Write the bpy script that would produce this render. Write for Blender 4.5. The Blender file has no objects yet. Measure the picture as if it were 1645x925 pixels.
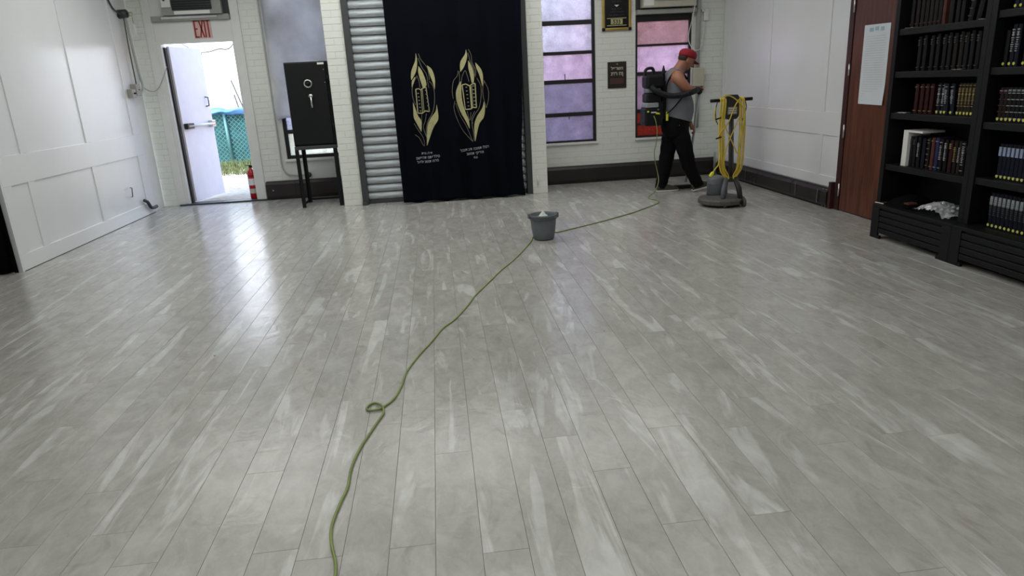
import bpy, bmesh, math, random
from mathutils import Vector, Matrix
from mathutils.geometry import tessellate_polygon
random.seed(7)
PI = math.pi
S = bpy.context.scene
COL = S.collection
# ------------------------------------------------------------------ camera
W, H, F = 1645, 925, 1095.947
PITCH, ROLL, YAW, EYE = 0.292895, -0.0531468, 0.0960117, 1.5
def basis():
    fwd = Vector((math.sin(YAW)*math.cos(PITCH), math.cos(YAW)*math.cos(PITCH), -math.sin(PITCH)))
    right = Vector((math.cos(YAW), -math.sin(YAW), 0)); up = right.cross(fwd)
    return right*math.cos(ROLL)+up*math.sin(ROLL), -right*math.sin(ROLL)+up*math.cos(ROLL), fwd
CR, CU, CF = basis()
cam = bpy.data.objects.new('camera', bpy.data.cameras.new('camera')); COL.objects.link(cam)
cam.data.sensor_width = 36; cam.data.lens = F/W*36; cam.data.clip_start = .05; cam.data.clip_end = 300
m = Matrix((CR, CU, -CF)).transposed().to_4x4(); m.translation = Vector((0, 0, EYE)); cam.matrix_world = m
S.camera = cam
# ------------------------------------------------------------------ view, sky, lights
S.view_settings.view_transform = 'Standard'; S.view_settings.look = 'None'
S.view_settings.gamma = 1; S.view_settings.use_curve_mapping = False
S.view_settings.exposure = 0.0
wd = bpy.data.worlds.new('world'); S.world = wd; wd.use_nodes = True
nt = wd.node_tree; bg = nt.nodes['Background']
sky = nt.nodes.new('ShaderNodeTexSky'); sky.sky_type = 'NISHITA'
sky.sun_disc = False; sky.sun_elevation = math.radians(48); sky.sun_rotation = math.radians(200)
sky.air_density = 1.3; sky.dust_density = 3.0; sky.ozone_density = 1.5
nt.links.new(sky.outputs[0], bg.inputs[0]); bg.inputs[1].default_value = 0.95
LAMP_W = 23.0
LIGHTS = [(-2.4, 8.2), (-.1, 8.2), (2.2, 8.2), (-2.2, 4.9), (.1, 4.9), (2.3, 4.9), (-2.2, 1.4), (.1, 1.4), (2.3, 1.4), (-2.2, -2.2), (.1, -2.2), (2.3, -2.2)]
CEIL = 3.35
for lx, ly in LIGHTS:
    l = bpy.data.lights.new('ceiling_lamp', 'AREA'); l.shape = 'RECTANGLE'; l.size = 2.0; l.size_y = 1.7
    l.energy = LAMP_W*(.72 if lx > 1 else 1.08 if lx < -1 else 1.0)*(1.35 if ly > 8 else .95); l.color = (1.0, .995, .97)
    o = bpy.data.objects.new('ceiling_lamp', l); COL.objects.link(o); o.location = (lx, ly, CEIL-.085)
# ------------------------------------------------------------------ pixel -> point (photo measured, used to place things)
def at(px, py, ax, v):
    d = CR*((px-W/2)/F)+CU*((H/2-py)/F)+CF
    o = Vector((0, 0, EYE)); return o+d*((v-o[ax])/d[ax])
# ------------------------------------------------------------------ materials
def lin(c):
    return tuple(((x/255)/12.92 if x/255 <= .04045 else ((x/255+.055)/1.055)**2.4) for x in c)+(1,)
def pset(p, k, v):
    if k in p.inputs: p.inputs[k].default_value = v
def mat(name, c, rough=.5, metal=0, var=.08, vs=6, bump=0, bs=60, coat=0, spec=.5, stretch=(1, 1, 1), sheen=0, c2=None):
    M = bpy.data.materials.new(name); M.use_nodes = True; n = M.node_tree; p = n.nodes['Principled BSDF']
    p.inputs['Base Color'].default_value = lin(c); p.inputs['Roughness'].default_value = rough
    p.inputs['Metallic'].default_value = metal
    pset(p, 'Specular IOR Level', spec); pset(p, 'Coat Weight', coat); pset(p, 'Sheen Weight', sheen)
    tc = n.nodes.new('ShaderNodeTexCoord'); mp = n.nodes.new('ShaderNodeMapping'); mp.inputs['Scale'].default_value = stretch
    n.links.new(tc.outputs['Object'], mp.inputs[0])
    if var > 0 or c2:
        t = n.nodes.new('ShaderNodeTexNoise'); t.inputs['Scale'].default_value = vs; t.inputs['Detail'].default_value = 5
        n.links.new(mp.outputs[0], t.inputs['Vector'])
        r = n.nodes.new('ShaderNodeValToRGB'); r.color_ramp.elements[0].position = .3; r.color_ramp.elements[1].position = .7
        a = lin(c)
        b = lin(c2) if c2 else tuple(min(1, x*(1+var)) for x in a[:3])+(1,)
        r.color_ramp.elements[0].color = a if c2 else tuple(x*(1-var) for x in a[:3])+(1,)
        r.color_ramp.elements[1].color = b
        n.links.new(t.outputs['Fac'], r.inputs[0]); n.links.new(r.outputs[0], p.inputs['Base Color'])
    if bump > 0:
        t2 = n.nodes.new('ShaderNodeTexNoise'); t2.inputs['Scale'].default_value = bs; t2.inputs['Detail'].default_value = 3
        n.links.new(mp.outputs[0], t2.inputs['Vector'])
        b2 = n.nodes.new('ShaderNodeBump'); b2.inputs['Strength'].default_value = bump; b2.inputs['Distance'].default_value = .01
        n.links.new(t2.outputs['Fac'], b2.inputs['Height']); n.links.new(b2.outputs[0], p.inputs['Normal'])
    return M
def floor_mat():
    M = bpy.data.materials.new('washed_vinyl_plank'); M.use_nodes = True; n = M.node_tree; L = n.links.new; N = n.nodes.new
    p = n.nodes['Principled BSDF']
    g = N('ShaderNodeNewGeometry'); at_ = N('ShaderNodeAttribute'); at_.attribute_name = 'rnd'
    off = N('ShaderNodeVectorMath'); off.operation = 'MULTIPLY_ADD'
    cmb = N('ShaderNodeCombineXYZ')
    mul = N('ShaderNodeMath'); mul.operation = 'MULTIPLY'; mul.inputs[1].default_value = 37.0
    L(at_.outputs['Fac'], mul.inputs[0]); L(mul.outputs[0], cmb.inputs[0]); L(mul.outputs[0], cmb.inputs[1]); L(mul.outputs[0], cmb.inputs[2])
    def noise(scx, scy, scale, detail, dist, rough=.55):
        a = N('ShaderNodeVectorMath'); a.operation = 'MULTIPLY_ADD'
        a.inputs[1].default_value = (scx, scy, 1); L(g.outputs['Position'], a.inputs[0]); L(cmb.outputs[0], a.inputs[2])
        t = N('ShaderNodeTexNoise'); t.inputs['Scale'].default_value = scale; t.inputs['Detail'].default_value = detail
        t.inputs['Distortion'].default_value = dist; t.inputs['Roughness'].default_value = rough
        L(a.outputs[0], t.inputs['Vector']); return t.outputs['Fac']
    def ramp(src, p0, c0, p1, c1):
        r = N('ShaderNodeValToRGB'); e = r.color_ramp.elements
        e[0].position = p0; e[0].color = c0; e[1].position = p1; e[1].color = c1; L(src, r.inputs[0]); return r.outputs[0]
    def mix(f, a, b, mode='MIX'):
        x = N('ShaderNodeMix'); x.data_type = 'RGBA'; x.blend_type = mode
        if isinstance(f, float): x.inputs[0].default_value = f
        else: L(f, x.inputs[0])
        for i, v in ((6, a), (7, b)):
            if isinstance(v, tuple): x.inputs[i].default_value = v
            else: L(v, x.inputs[i])
        return x.outputs[2]
    K = lambda v: (v, v, v, 1)
    base = ramp(noise(7, 3.4, 1.0, 7, 1.3, .62), .35, lin((158, 157, 151)), .68, lin((173, 173, 168)))
    grain = ramp(noise(16, 10, 1.5, 6, 1.2, .65), .3, K(.92), .7, K(1.05))
    c = mix(1.0, base, grain, 'MULTIPLY')
    dark = ramp(noise(7, 3.2, 1.3, 4, 1.4), .58, K(0), .80, K(1))
    c = mix(dark, c, lin((146, 142, 133)))
    lite = ramp(noise(5, 2.4, 1.0, 5, 1.8), .5, K(0), .72, K(.7)); c = mix(lite, c, lin((184, 184, 179)))
    streak = ramp(noise(6.5, .85, .8, 4, 1.6, .55), .565, K(0), .63, K(1))
    fade = ramp(noise(9, 5, 1.1, 4, .8), .3, K(.2), .65, K(.9))
    sf = mix(1.0, streak, fade, 'MULTIPLY')
    c = mix(sf, c, lin((198, 200, 197)))
    tone = ramp(at_.outputs['Fac'], 0, K(.95), 1, K(1.04)); c = mix(1.0, c, tone, 'MULTIPLY')
    spots = ramp(noise(9, 9, 2.4, 2, 0), .79, K(0), .81, K(1)); c = mix(spots, c, lin((92, 84, 76)))
    L(c, p.inputs['Base Color'])
    rr = ramp(noise(3, 2.2, 1.2, 3, .8), .3, K(.17), .72, K(.26)); L(rr, p.inputs['Roughness'])
    b = N('ShaderNodeBump'); b.inputs['Strength'].default_value = .16; b.inputs['Distance'].default_value = .012
    L(noise(6, 5.0, 1.6, 4, .8), b.inputs['Height']); L(b.outputs[0], p.inputs['Normal'])
    return M
def wood_mat(name, a, b, rough=.4):
    M = bpy.data.materials.new(name); M.use_nodes = True; n = M.node_tree; L = n.links.new; N = n.nodes.new
    p = n.nodes['Principled BSDF']; tc = N('ShaderNodeTexCoord'); mp = N('ShaderNodeMapping'); mp.inputs['Scale'].default_value = (9, 9, .8)
    L(tc.outputs['Object'], mp.inputs[0]); t = N('ShaderNodeTexNoise'); t.inputs['Scale'].default_value = 2.2; t.inputs['Detail'].default_value = 7; t.inputs['Distortion'].default_value = .9
    L(mp.outputs[0], t.inputs['Vector']); r = N('ShaderNodeValToRGB'); e = r.color_ramp.elements
    e[0].position = .35; e[0].color = lin(a); e[1].position = .68; e[1].color = lin(b); L(t.outputs['Fac'], r.inputs[0]); L(r.outputs[0], p.inputs['Base Color'])
    p.inputs['Roughness'].default_value = rough; return M
def glass_pane(name, c, trans=.6, bs=38):
    # obscure (patterned) glass: scatters daylight through, with a wet looking surface
    M = bpy.data.materials.new(name); M.use_nodes = True; n = M.node_tree; L = n.links.new; N = n.nodes.new
    out = n.nodes['Material Output']; n.nodes.remove(n.nodes['Principled BSDF'])
    tc = N('ShaderNodeTexCoord'); t = N('ShaderNodeTexNoise'); t.inputs['Scale'].default_value = bs; t.inputs['Detail'].default_value = 3; L(tc.outputs['Object'], t.inputs['Vector'])
    b = N('ShaderNodeBump'); b.inputs['Strength'].default_value = .7; b.inputs['Distance'].default_value = .02; L(t.outputs['Fac'], b.inputs['Height'])
    t2 = N('ShaderNodeTexNoise'); t2.inputs['Scale'].default_value = 5; t2.inputs['Detail'].default_value = 9; t2.inputs['Roughness'].default_value = .75; L(tc.outputs['Object'], t2.inputs['Vector'])
    r = N('ShaderNodeValToRGB'); a = lin(c); r.color_ramp.elements[0].position = .3; r.color_ramp.elements[1].position = .7
    r.color_ramp.elements[0].color = tuple(x*.7 for x in a[:3])+(1,); r.color_ramp.elements[1].color = tuple(min(1, x*1.05) for x in a[:3])+(1,); L(t2.outputs['Fac'], r.inputs[0])
    tr = N('ShaderNodeBsdfTranslucent'); L(r.outputs[0], tr.inputs[0]); L(b.outputs[0], tr.inputs['Normal'])
    rf = N('ShaderNodeBsdfRefraction'); rf.inputs['Roughness'].default_value = .25; rf.inputs['IOR'].default_value = 1.2; L(r.outputs[0], rf.inputs[0]); L(b.outputs[0], rf.inputs['Normal'])
    gl = N('ShaderNodeBsdfGlossy'); gl.inputs['Roughness'].default_value = .18; L(b.outputs[0], gl.inputs['Normal'])
    m1 = N('ShaderNodeMixShader'); m1.inputs[0].default_value = 1-trans; L(tr.outputs[0], m1.inputs[1]); L(rf.outputs[0], m1.inputs[2])
    m2 = N('ShaderNodeMixShader'); m2.inputs[0].default_value = .07; L(m1.outputs[0], m2.inputs[1]); L(gl.outputs[0], m2.inputs[2])
    L(m2.outputs[0], out.inputs[0]); return M
def sheet_mat():
    M = bpy.data.materials.new('milky_plastic_sheet'); M.use_nodes = True; n = M.node_tree; L = n.links.new; N = n.nodes.new
    out = n.nodes['Material Output']; n.nodes.remove(n.nodes['Principled BSDF'])
    tc = N('ShaderNodeTexCoord'); t = N('ShaderNodeTexNoise'); t.inputs['Scale'].default_value = 1.7; t.inputs['Detail'].default_value = 4; L(tc.outputs['Object'], t.inputs['Vector'])
    r = N('ShaderNodeValToRGB'); e = r.color_ramp.elements; e[0].position = .32; e[0].color = lin((204, 206, 208)); e[1].position = .6; e[1].color = lin((240, 243, 245)); L(t.outputs['Fac'], r.inputs[0])
    tr = N('ShaderNodeBsdfTranslucent'); L(r.outputs[0], tr.inputs[0]); df = N('ShaderNodeBsdfDiffuse'); L(r.outputs[0], df.inputs[0])
    gl = N('ShaderNodeBsdfGlossy'); gl.inputs['Roughness'].default_value = .3
    m1 = N('ShaderNodeMixShader'); m1.inputs[0].default_value = .38; L(tr.outputs[0], m1.inputs[1]); L(df.outputs[0], m1.inputs[2])
    m2 = N('ShaderNodeMixShader'); m2.inputs[0].default_value = .06; L(m1.outputs[0], m2.inputs[1]); L(gl.outputs[0], m2.inputs[2]); L(m2.outputs[0], out.inputs[0]); return M
def bag_mat():
    M = bpy.data.materials.new('clear_crinkled_plastic'); M.use_nodes = True; n = M.node_tree; p = n.nodes['Principled BSDF']
    p.inputs['Base Color'].default_value = (.85, .87, .9, 1); p.inputs['Roughness'].default_value = .12; pset(p, 'Transmission Weight', .72); p.inputs['IOR'].default_value = 1.3
    t = n.nodes.new('ShaderNodeTexNoise'); t.inputs['Scale'].default_value = 34; b = n.nodes.new('ShaderNodeBump'); b.inputs['Strength'].default_value = .9
    n.links.new(t.outputs['Fac'], b.inputs['Height']); n.links.new(b.outputs[0], p.inputs['Normal']); return M
def emit_mat(name, c, s):
    M = bpy.data.materials.new(name); M.use_nodes = True; n = M.node_tree; p = n.nodes['Principled BSDF']
    p.inputs['Base Color'].default_value = lin(c); p.inputs['Emission Color'].default_value = lin(c); p.inputs['Emission Strength'].default_value = s; return M
X = {}
X['floor'] = floor_mat()
X['joint'] = mat('floor_joint', (140, 137, 130), .8)
X['panel'] = mat('white_gloss_panel_paint', (224, 226, 228), .22, var=.02, vs=2, bump=.06, bs=4)
X['brick'] = mat('painted_white_brick', (224, 227, 220), .42, var=.03, vs=9, bump=.25, bs=40)
X['mortar'] = mat('painted_mortar', (216, 219, 212), .6, var=.04)
X['trimw'] = mat('white_trim_paint', (222, 223, 220), .38, var=.03)
X['ceil'] = mat('ceiling_white', (215, 215, 210), .8)
X['plaster'] = mat('white_plaster', (216, 217, 214), .6, var=.05, vs=3)
X['heater'] = mat('dark_brown_heater', (34, 27, 29), .38, var=.25, vs=5, bump=.1)
X['heatslot'] = mat('black_slot', (14, 12, 13), .6)
X['drip'] = mat('white_paint_drip', (170, 168, 162), .6)
X['black'] = mat('black_metal', (9, 10, 14), .5, var=.15, spec=.3)
X['blackw'] = mat('black_painted_wood', (11, 12, 15), .5, var=.12, vs=12, bump=.1, spec=.3)
X['frameb'] = mat('black_window_frame', (24, 21, 24), .5)
X['dkgrey'] = mat('dark_grey_steel', (66, 70, 70), .45, metal=.3)
X['galv'] = mat('galvanised_slat', (182, 190, 194), .42, metal=.25, var=.22, vs=9, stretch=(.6, 4, 4), bump=.1)
X['curtain'] = mat('navy_velvet', (4, 6, 15), .9, var=.3, vs=3, bump=.1, bs=150, spec=.1)
X['blackcloth'] = mat('black_curtain_cloth', (5, 5, 7), .9, spec=.1)
X['gold'] = mat('cream_embroidery', (172, 168, 122), .7, var=.12, vs=40)
X['thread'] = mat('grey_gold_thread', (120, 116, 98), .7)
X['threadw'] = mat('silver_thread', (150, 150, 158), .7)
X['goldm'] = mat('polished_gold_frame', (196, 168, 96), .28, metal=.8)
X['plqb'] = mat('black_plaque', (14, 12, 16), .25)
X['plqbr'] = mat('dark_brown_plaque', (42, 34, 31), .35)
X['plqred'] = mat('reddish_brown_plate', (72, 48, 44), .4)
X['silver'] = mat('bright_metal', (196, 198, 198), .25, metal=.9)
X['white'] = mat('white_plastic', (222, 222, 218), .4, var=.02)
X['beige'] = mat('beige_enamel', (186, 182, 166), .45)
X['acgrille'] = mat('grey_grille', (150, 152, 146), .5)
X['dkgrille'] = mat('charcoal_grille', (38, 39, 42), .5)
X['red'] = mat('exit_red', (150, 34, 36), .5)
X['pinkw'] = mat('pinkish_exit_plate', (206, 176, 170), .5)
X['extred'] = mat('extinguisher_red', (178, 24, 32), .3)
X['wood'] = wood_mat('reddish_brown_door_veneer', (72, 37, 24), (104, 59, 40))
X['dkwood'] = wood_mat('dark_maroon_frame', (52, 26, 26), (68, 36, 34), .45)
X['paper'] = mat('white_paper', (214, 220, 226), .8, var=.02)
X['bluep'] = mat('pale_blue_print', (160, 188, 206), .8)
X['greyp'] = mat('pale_grey_print', (186, 192, 198), .8)
X['pipe'] = mat('painted_grey_conduit', (168, 171, 166), .45)
X['pipedk'] = mat('grey_pipe_paint', (128, 131, 128), .45)
X['dkpipe'] = mat('dark_pipe', (58, 58, 60), .5)
X['greybox'] = mat('grey_electrical_box', (150, 148, 140), .5)
X['bucket'] = mat('grey_bucket_plastic', (96, 102, 106), .45, var=.05)
X['rag'] = mat('white_rag', (206, 214, 208), .9)
X['cordg'] = mat('green_cord_jacket', (122, 138, 74), .5, var=.15, vs=14)
X['yellow'] = mat('yellow_cord_jacket', (212, 188, 66), .45, var=.12, vs=14)
X['yelplug'] = mat('bright_yellow_plug', (222, 220, 60), .4)
X['bufg'] = mat('slate_grey_plastic', (92, 96, 100), .5, var=.1)
X['bufd'] = mat('charcoal_machine', (48, 48, 50), .5)
X['bufb'] = mat('brown_grey_skirt', (84, 82, 78), .6)
X['skin'] = mat('skin', (150, 100, 76), .5, var=.06)
X['hair'] = mat('dark_brown_hair', (44, 32, 28), .8)
X['cap'] = mat('red_cap_cloth', (136, 13, 34), .8, bump=.1)
X['shirt'] = mat('grey_cotton', (110, 113, 118), .9, var=.08, bump=.15, bs=25)
X['pants'] = mat('black_track_fabric', (6, 6, 9), .8, bump=.15, bs=12, spec=.15)
X['shoe'] = mat('taupe_shoe', (62, 56, 48), .85)
X['sole'] = mat('pale_sole', (196, 194, 188), .6)
X['eye'] = mat('dark_eye', (20, 16, 14), .3)
X['strap'] = mat('black_webbing', (12, 13, 17), .7, spec=.2)
X['pack'] = mat('black_pack_plastic', (16, 17, 21), .45, var=.1, spec=.3)
X['packg'] = mat('smoky_grey_plastic', (112, 116, 124), .3)
X['sband'] = mat('silver_band', (172, 178, 182), .35, metal=.5)
X['leafw'] = mat('white_steel_door', (226, 225, 236), .35, var=.03)
X['outw'] = mat('white_painted_wall', (222, 230, 242), .8, var=.02)
X['conc'] = mat('pale_gravel_path', (176, 168, 154), .9, var=.25, vs=14, bump=.5, bs=30)
X['grass'] = mat('grass', (92, 104, 66), .9, var=.35, vs=20)
X['teal'] = mat('teal_windscreen', (38, 92, 98), .85, var=.3, vs=5)
X['galvw'] = mat('galvanised_wire', (84, 128, 130), .5, metal=.4)
X['tarp'] = mat('blue_tarp', (74, 122, 178), .5, var=.25, vs=8)
X['orange'] = mat('orange_red_board', (196, 62, 28), .6)
X['pinkbrick'] = mat('pink_brick', (188, 120, 112), .9, var=.15, vs=12)
X['g_lilac'] = glass_pane('obscure_glass_lilac_daylight', (230, 228, 238))  # lilac of the daylight behind is put into the glass colour
X['g_grey'] = glass_pane('obscure_glass_dim_daylight', (186, 182, 198))  # dimmer light behind the low panes, put into the glass colour
X['g_pinkl'] = glass_pane('obscure_glass_pink_daylight', (226, 214, 228))  # pinkish light from outside painted into the pane tint
X['g_rose'] = glass_pane('obscure_glass_brick_glow', (206, 186, 188))  # pink glow of the brick outside painted into the pane tint
X['g_mauve'] = glass_pane('obscure_glass_mauve_daylight', (196, 184, 196))  # mauve light from outside, carried by the pane tint
X['g_red'] = glass_pane('obscure_glass_over_board', (206, 96, 66), .55)  # light coloured by the board behind is painted into the pane
X['g_warm'] = glass_pane('obscure_glass_warm_glow', (255, 253, 236), .97)  # yellowish glow of the daylight behind, painted into the pane
X['sheet'] = sheet_mat()
X['bag'] = bag_mat()
X['diff'] = emit_mat('lamp_diffuser', (255, 250, 240), 1.2)
# ------------------------------------------------------------------ mesh helpers
class MB:
    def __init__(s): s.v = []; s.f = []
    def add(s, vs, fs):
        b = len(s.v); s.v += [tuple(x) for x in vs]; s.f += [tuple(i+b for i in f) for f in fs]; return s
    def box(s, x0, x1, y0, y1, z0, z1, M=None):
        vs = [Vector((x, y, z)) for z in (z0, z1) for y in (y0, y1) for x in (x0, x1)]
        if M is not None: vs = [M @ v for v in vs]
        return s.add(vs, [(0, 2, 3, 1), (4, 5, 7, 6), (0, 1, 5, 4), (2, 6, 7, 3), (0, 4, 6, 2), (1, 3, 7, 5)])
    def tube(s, pts, r, n=8, closed=False, cap=True, flat=1.0):
        pts = [Vector(p) for p in pts]; N = len(pts); R = r if isinstance(r, (list, tuple)) else [r]*N
        T = []
        for i in range(N):
            a = pts[(i-1) % N] if (closed or i) else pts[0]; b = pts[(i+1) % N] if (closed or i < N-1) else pts[-1]
            d = (b-a); T.append(d.normalized() if d.length > 1e-9 else Vector((0, 0, 1)))
        u = T[0].orthogonal().normalized(); vs = []
        for i in range(N):
            u = (u-T[i]*u.dot(T[i])); u = u.normalized() if u.length > 1e-6 else T[i].orthogonal().normalized()
            w = T[i].cross(u)
            for k in range(n):
                a = 2*PI*k/n; vs.append(pts[i]+u*math.cos(a)*R[i]+w*math.sin(a)*R[i]*flat)
        fs = []
        for i in range(N if closed else N-1):
            j = (i+1) % N
            for k in range(n): fs.append((i*n+k, i*n+(k+1) % n, j*n+(k+1) % n, j*n+k))
        if cap and not closed: fs += [tuple(range(n-1, -1, -1)), tuple((N-1)*n+k for k in range(n))]
        return s.add(vs, fs)
    def lathe(s, prof, n=24, M=None, cap=True, sx=1, sy=1):
        vs = []; M = M or Matrix()
        for r, z in prof:
            for k in range(n): a = 2*PI*k/n; vs.append(M @ Vector((r*math.cos(a)*sx, r*math.sin(a)*sy, z)))
        fs = []
        for i in range(len(prof)-1):
            for k in range(n): fs.append((i*n+k, i*n+(k+1) % n, (i+1)*n+(k+1) % n, (i+1)*n+k))
        if cap:
            if prof[0][0] > 1e-5: fs.append(tuple(range(n-1, -1, -1)))
            if prof[-1][0] > 1e-5: fs.append(tuple((len(prof)-1)*n+k for k in range(n)))
        return s.add(vs, fs)
    def cyl(s, a, b, r, n=12): return s.tube([a, b], r, n)
    def sph(s, c, r, n=12, M=None):
        rr = r if isinstance(r, (tuple, list)) else (r, r, r); k = n//2
        Mx = Matrix.Translation(Vector(c)) @ (M or Matrix()) @ Matrix.Diagonal((rr[0], rr[1], rr[2], 1))
        return s.lathe([(max(1e-6, math.sin(PI*i/k)), -math.cos(PI*i/k)) for i in range(k+1)], n, Mx, cap=False)
    def grid(s, P):
        h = len(P); w = len(P[0]); vs = [q for r in P for q in r]
        return s.add(vs, [(i*w+j, i*w+j+1, (i+1)*w+j+1, (i+1)*w+j) for i in range(h-1) for j in range(w-1)])
    def prism(s, poly, lo, hi, f):      # poly 2D, extruded lo..hi, f(u,v,w)->point
        n = len(poly); vs = [f(u, v, lo) for u, v in poly]+[f(u, v, hi) for u, v in poly]
        return s.add(vs, [tuple(range(n)), tuple(range(2*n-1, n-1, -1))]+[(i, i+n, (i+1) % n+n, (i+1) % n) for i in range(n)])
    def mesh(s, name='mesh', smooth=False, mt=None):
        me = bpy.data.meshes.new(name); me.from_pydata(s.v, [], s.f); me.validate(); 
        bm = bmesh.new(); bm.from_mesh(me); bmesh.ops.remove_doubles(bm, verts=bm.verts, dist=1e-6)
        bmesh.ops.recalc_face_normals(bm, faces=bm.faces); bm.to_mesh(me); bm.free()
        if smooth:
            for p in me.polygons: p.use_smooth = True
        if mt: me.materials.append(mt)
        return me
    def build(s, name, m, parent=None, bevel=0, smooth=False, solid=0, sub=0):
        me = s.mesh(name, smooth, X[m] if isinstance(m, str) else m)
        o = bpy.data.objects.new(name, me); COL.objects.link(o)
        if parent is not None:
            o.parent = parent; o.matrix_parent_inverse = parent.matrix_basis.inverted()
        if solid:
            d = o.modifiers.new('solid', 'SOLIDIFY'); d.thickness = solid
        if bevel:
            b = o.modifiers.new('bevel', 'BEVEL'); b.width = bevel; b.segments = 2; b.limit_method = 'ANGLE'; b.angle_limit = math.radians(40)
        if sub:
            q = o.modifiers.new('sub', 'SUBSURF'); q.levels = sub; q.render_levels = sub
        return o
def tag(o, label=None, cat=None, group=None, kind=None):
    if label: o['label'] = label
    if cat: o['category'] = cat
    if group: o['group'] = group
    if kind: o['kind'] = kind
    return o
def thing(name, label, cat, loc=(0, 0, 0), rz=0, group=None):
    o = bpy.data.objects.new(name, None); COL.objects.link(o); o.location = loc; o.rotation_euler = (0, 0, rz); o.empty_display_size = .1
    return tag(o, label, cat, group)
def struct(name, mb, m, parent=None, **k):
    o = mb.build(name, m, parent, **k); o['kind'] = 'structure'; return o
def sempty(name, loc=(0, 0, 0)):
    o = bpy.data.objects.new(name, None); COL.objects.link(o); o.location = loc; o['kind'] = 'structure'; return o
def catmull(P, k=8, closed=False):
    P = [Vector(p) for p in P]; n = len(P); out = []
    for i in range(n if closed else n-1):
        g = (lambda j: P[j % n]) if closed else (lambda j: P[max(0, min(n-1, j))])
        a, b, c, d = g(i-1), g(i), g(i+1), g(i+2)
        for q in range(k):
            t = q/k; out.append(.5*((2*b)+(c-a)*t+(2*a-5*b+4*c-d)*t*t+(3*b-a-3*c+d)*t**3))
    if not closed: out.append(P[-1])
    return out
def shared(me, name, loc, parent=None, rz=0):
    o = bpy.data.objects.new(name, me); COL.objects.link(o); o.location = loc; o.rotation_euler = (0, 0, rz)
    if parent is not None: o.parent = parent; o.matrix_parent_inverse = parent.matrix_basis.inverted()
    return o
def text_mesh(body, size, align='CENTER', bold=0, extrude=.001, sx=1):
    c = bpy.data.curves.new('text', 'FONT'); c.body = body; c.size = size; c.align_x = align; c.offset = bold; c.extrude = extrude; c.resolution_u = 2
    o = bpy.data.objects.new('text', c); COL.objects.link(o)
    dg = bpy.context.evaluated_depsgraph_get(); me = bpy.data.meshes.new_from_object(o.evaluated_get(dg))
    bpy.data.objects.remove(o); bpy.data.curves.remove(c)
    for v in me.vertices: v.co.x *= sx
    return me
def text_on(name, body, size, f, m, parent, bold=0, sx=1, align='CENTER'):
    me = text_mesh(body, size, align, bold, .0008, sx)
    for v in me.vertices: v.co = f(v.co.x, v.co.y, v.co.z)
    me.materials.clear(); me.materials.append(X[m])
    o = bpy.data.objects.new(name, me); COL.objects.link(o)
    if parent is not None: o.parent = parent; o.matrix_parent_inverse = parent.matrix_basis.inverted()
    return o

# ================================================================== LARGE STRUCTURE
LX, RX = -4.02, 4.25
YL, YR = 10.5, 10.12            # wall face behind the exit door / behind the right windows
# ---- floor: base and individual planks
fl = sempty('floor')
MB().box(-6.4, 6.2, -5, 10.75, -.12, -.0035).build('subfloor', 'joint', fl)
PW = .1568; X0 = .982; PL = 1.22
known = {0: 2.64, -6: 2.606, -5: 1.932, -1: 1.975, -7: 2.012, 1: 1.968, 2: 2.577, 4: 2.37, 7: 2.346, 3: 1.616, -10: 2.069, -13: 2.083, -16: 2.261, -17: 2.722, -18: 3.233}
planks = []
for i in range(-47, 34):
    xa = X0+(i-1)*PW; xb = xa+PW
    if xb < -6.2 or xa > 5.9: continue
    s0 = known.get(i, 1.3+((i*0.7548+.37) % 1)*PL)
    y = s0-PL*6
    while y < 10.72:
        ya, yb = max(y, -4.9), min(y+PL, 10.72)
        if yb-ya > .02: planks.append((max(xa, -6.2), min(xb, 5.9), ya, yb))
        y += PL
def visible(p):
    return p[3] > 1.35 and p[3]*-.83-.35 < p[1] and p[0] < p[3]*.86+.2 and -4.1 < p[1] and p[0] < 4.3
vis = sorted([p for p in planks if visible(p)], key=lambda p: (p[2]+p[3])/2); rest = [p for p in planks if not visible(p)]
parts, rest = vis[:300], vis[300:]+rest
def plank_geo(mb, p):
    g = .0006; x0, x1, y0, y1 = p[0]+g, p[1]-g, p[2]+g, p[3]-g; e = .0008
    vs = [(x0, y0, -.012), (x1, y0, -.012), (x1, y1, -.012), (x0, y1, -.012), (x0, y0, -e), (x1, y0, -e), (x1, y1, -e), (x0, y1, -e),
          (x0+e, y0+e, 0), (x1-e, y0+e, 0), (x1-e, y1-e, 0), (x0+e, y1-e, 0)]
    mb.add(vs, [(0, 3, 2, 1), (8, 9, 10, 11)]+[(i, (i+1) % 4, (i+1) % 4+4, i+4) for i in range(4)]+[(i+4, (i+1) % 4+4, (i+1) % 4+8, i+8) for i in range(4)])
def set_rnd(me, vals):
    a = me.attributes.new('rnd', 'FLOAT', 'FACE'); a.data.foreach_set('value', vals)
def raw(mb, name):
    me = bpy.data.meshes.new(name); me.from_pydata(mb.v, [], mb.f); me.update(); me.materials.append(X['floor']); return me
for p in parts:
    mb = MB(); plank_geo(mb, p); me = raw(mb, 'floor_plank'); set_rnd(me, [random.random()]*len(me.polygons))
    shared(me, 'floor_plank', (0, 0, 0), fl)
mb = MB(); vals = []
for p in rest:
    n0 = len(mb.f); plank_geo(mb, p); vals += [random.random()]*(len(mb.f)-n0)
me = raw(mb, 'floor_planks_far'); set_rnd(me, vals); tag(shared(me, 'floor_planks', (0, 0, 0), fl), kind='stuff')
# ---- ceiling and unseen walls behind the camera
struct('ceiling', MB().box(-6.4, 6.2, -5, 10.75, CEIL, CEIL+.12), 'ceil')
struct('wall_behind', MB().box(-6.4, 6.2, -5.12, -5, 0, CEIL), 'plaster')
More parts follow.
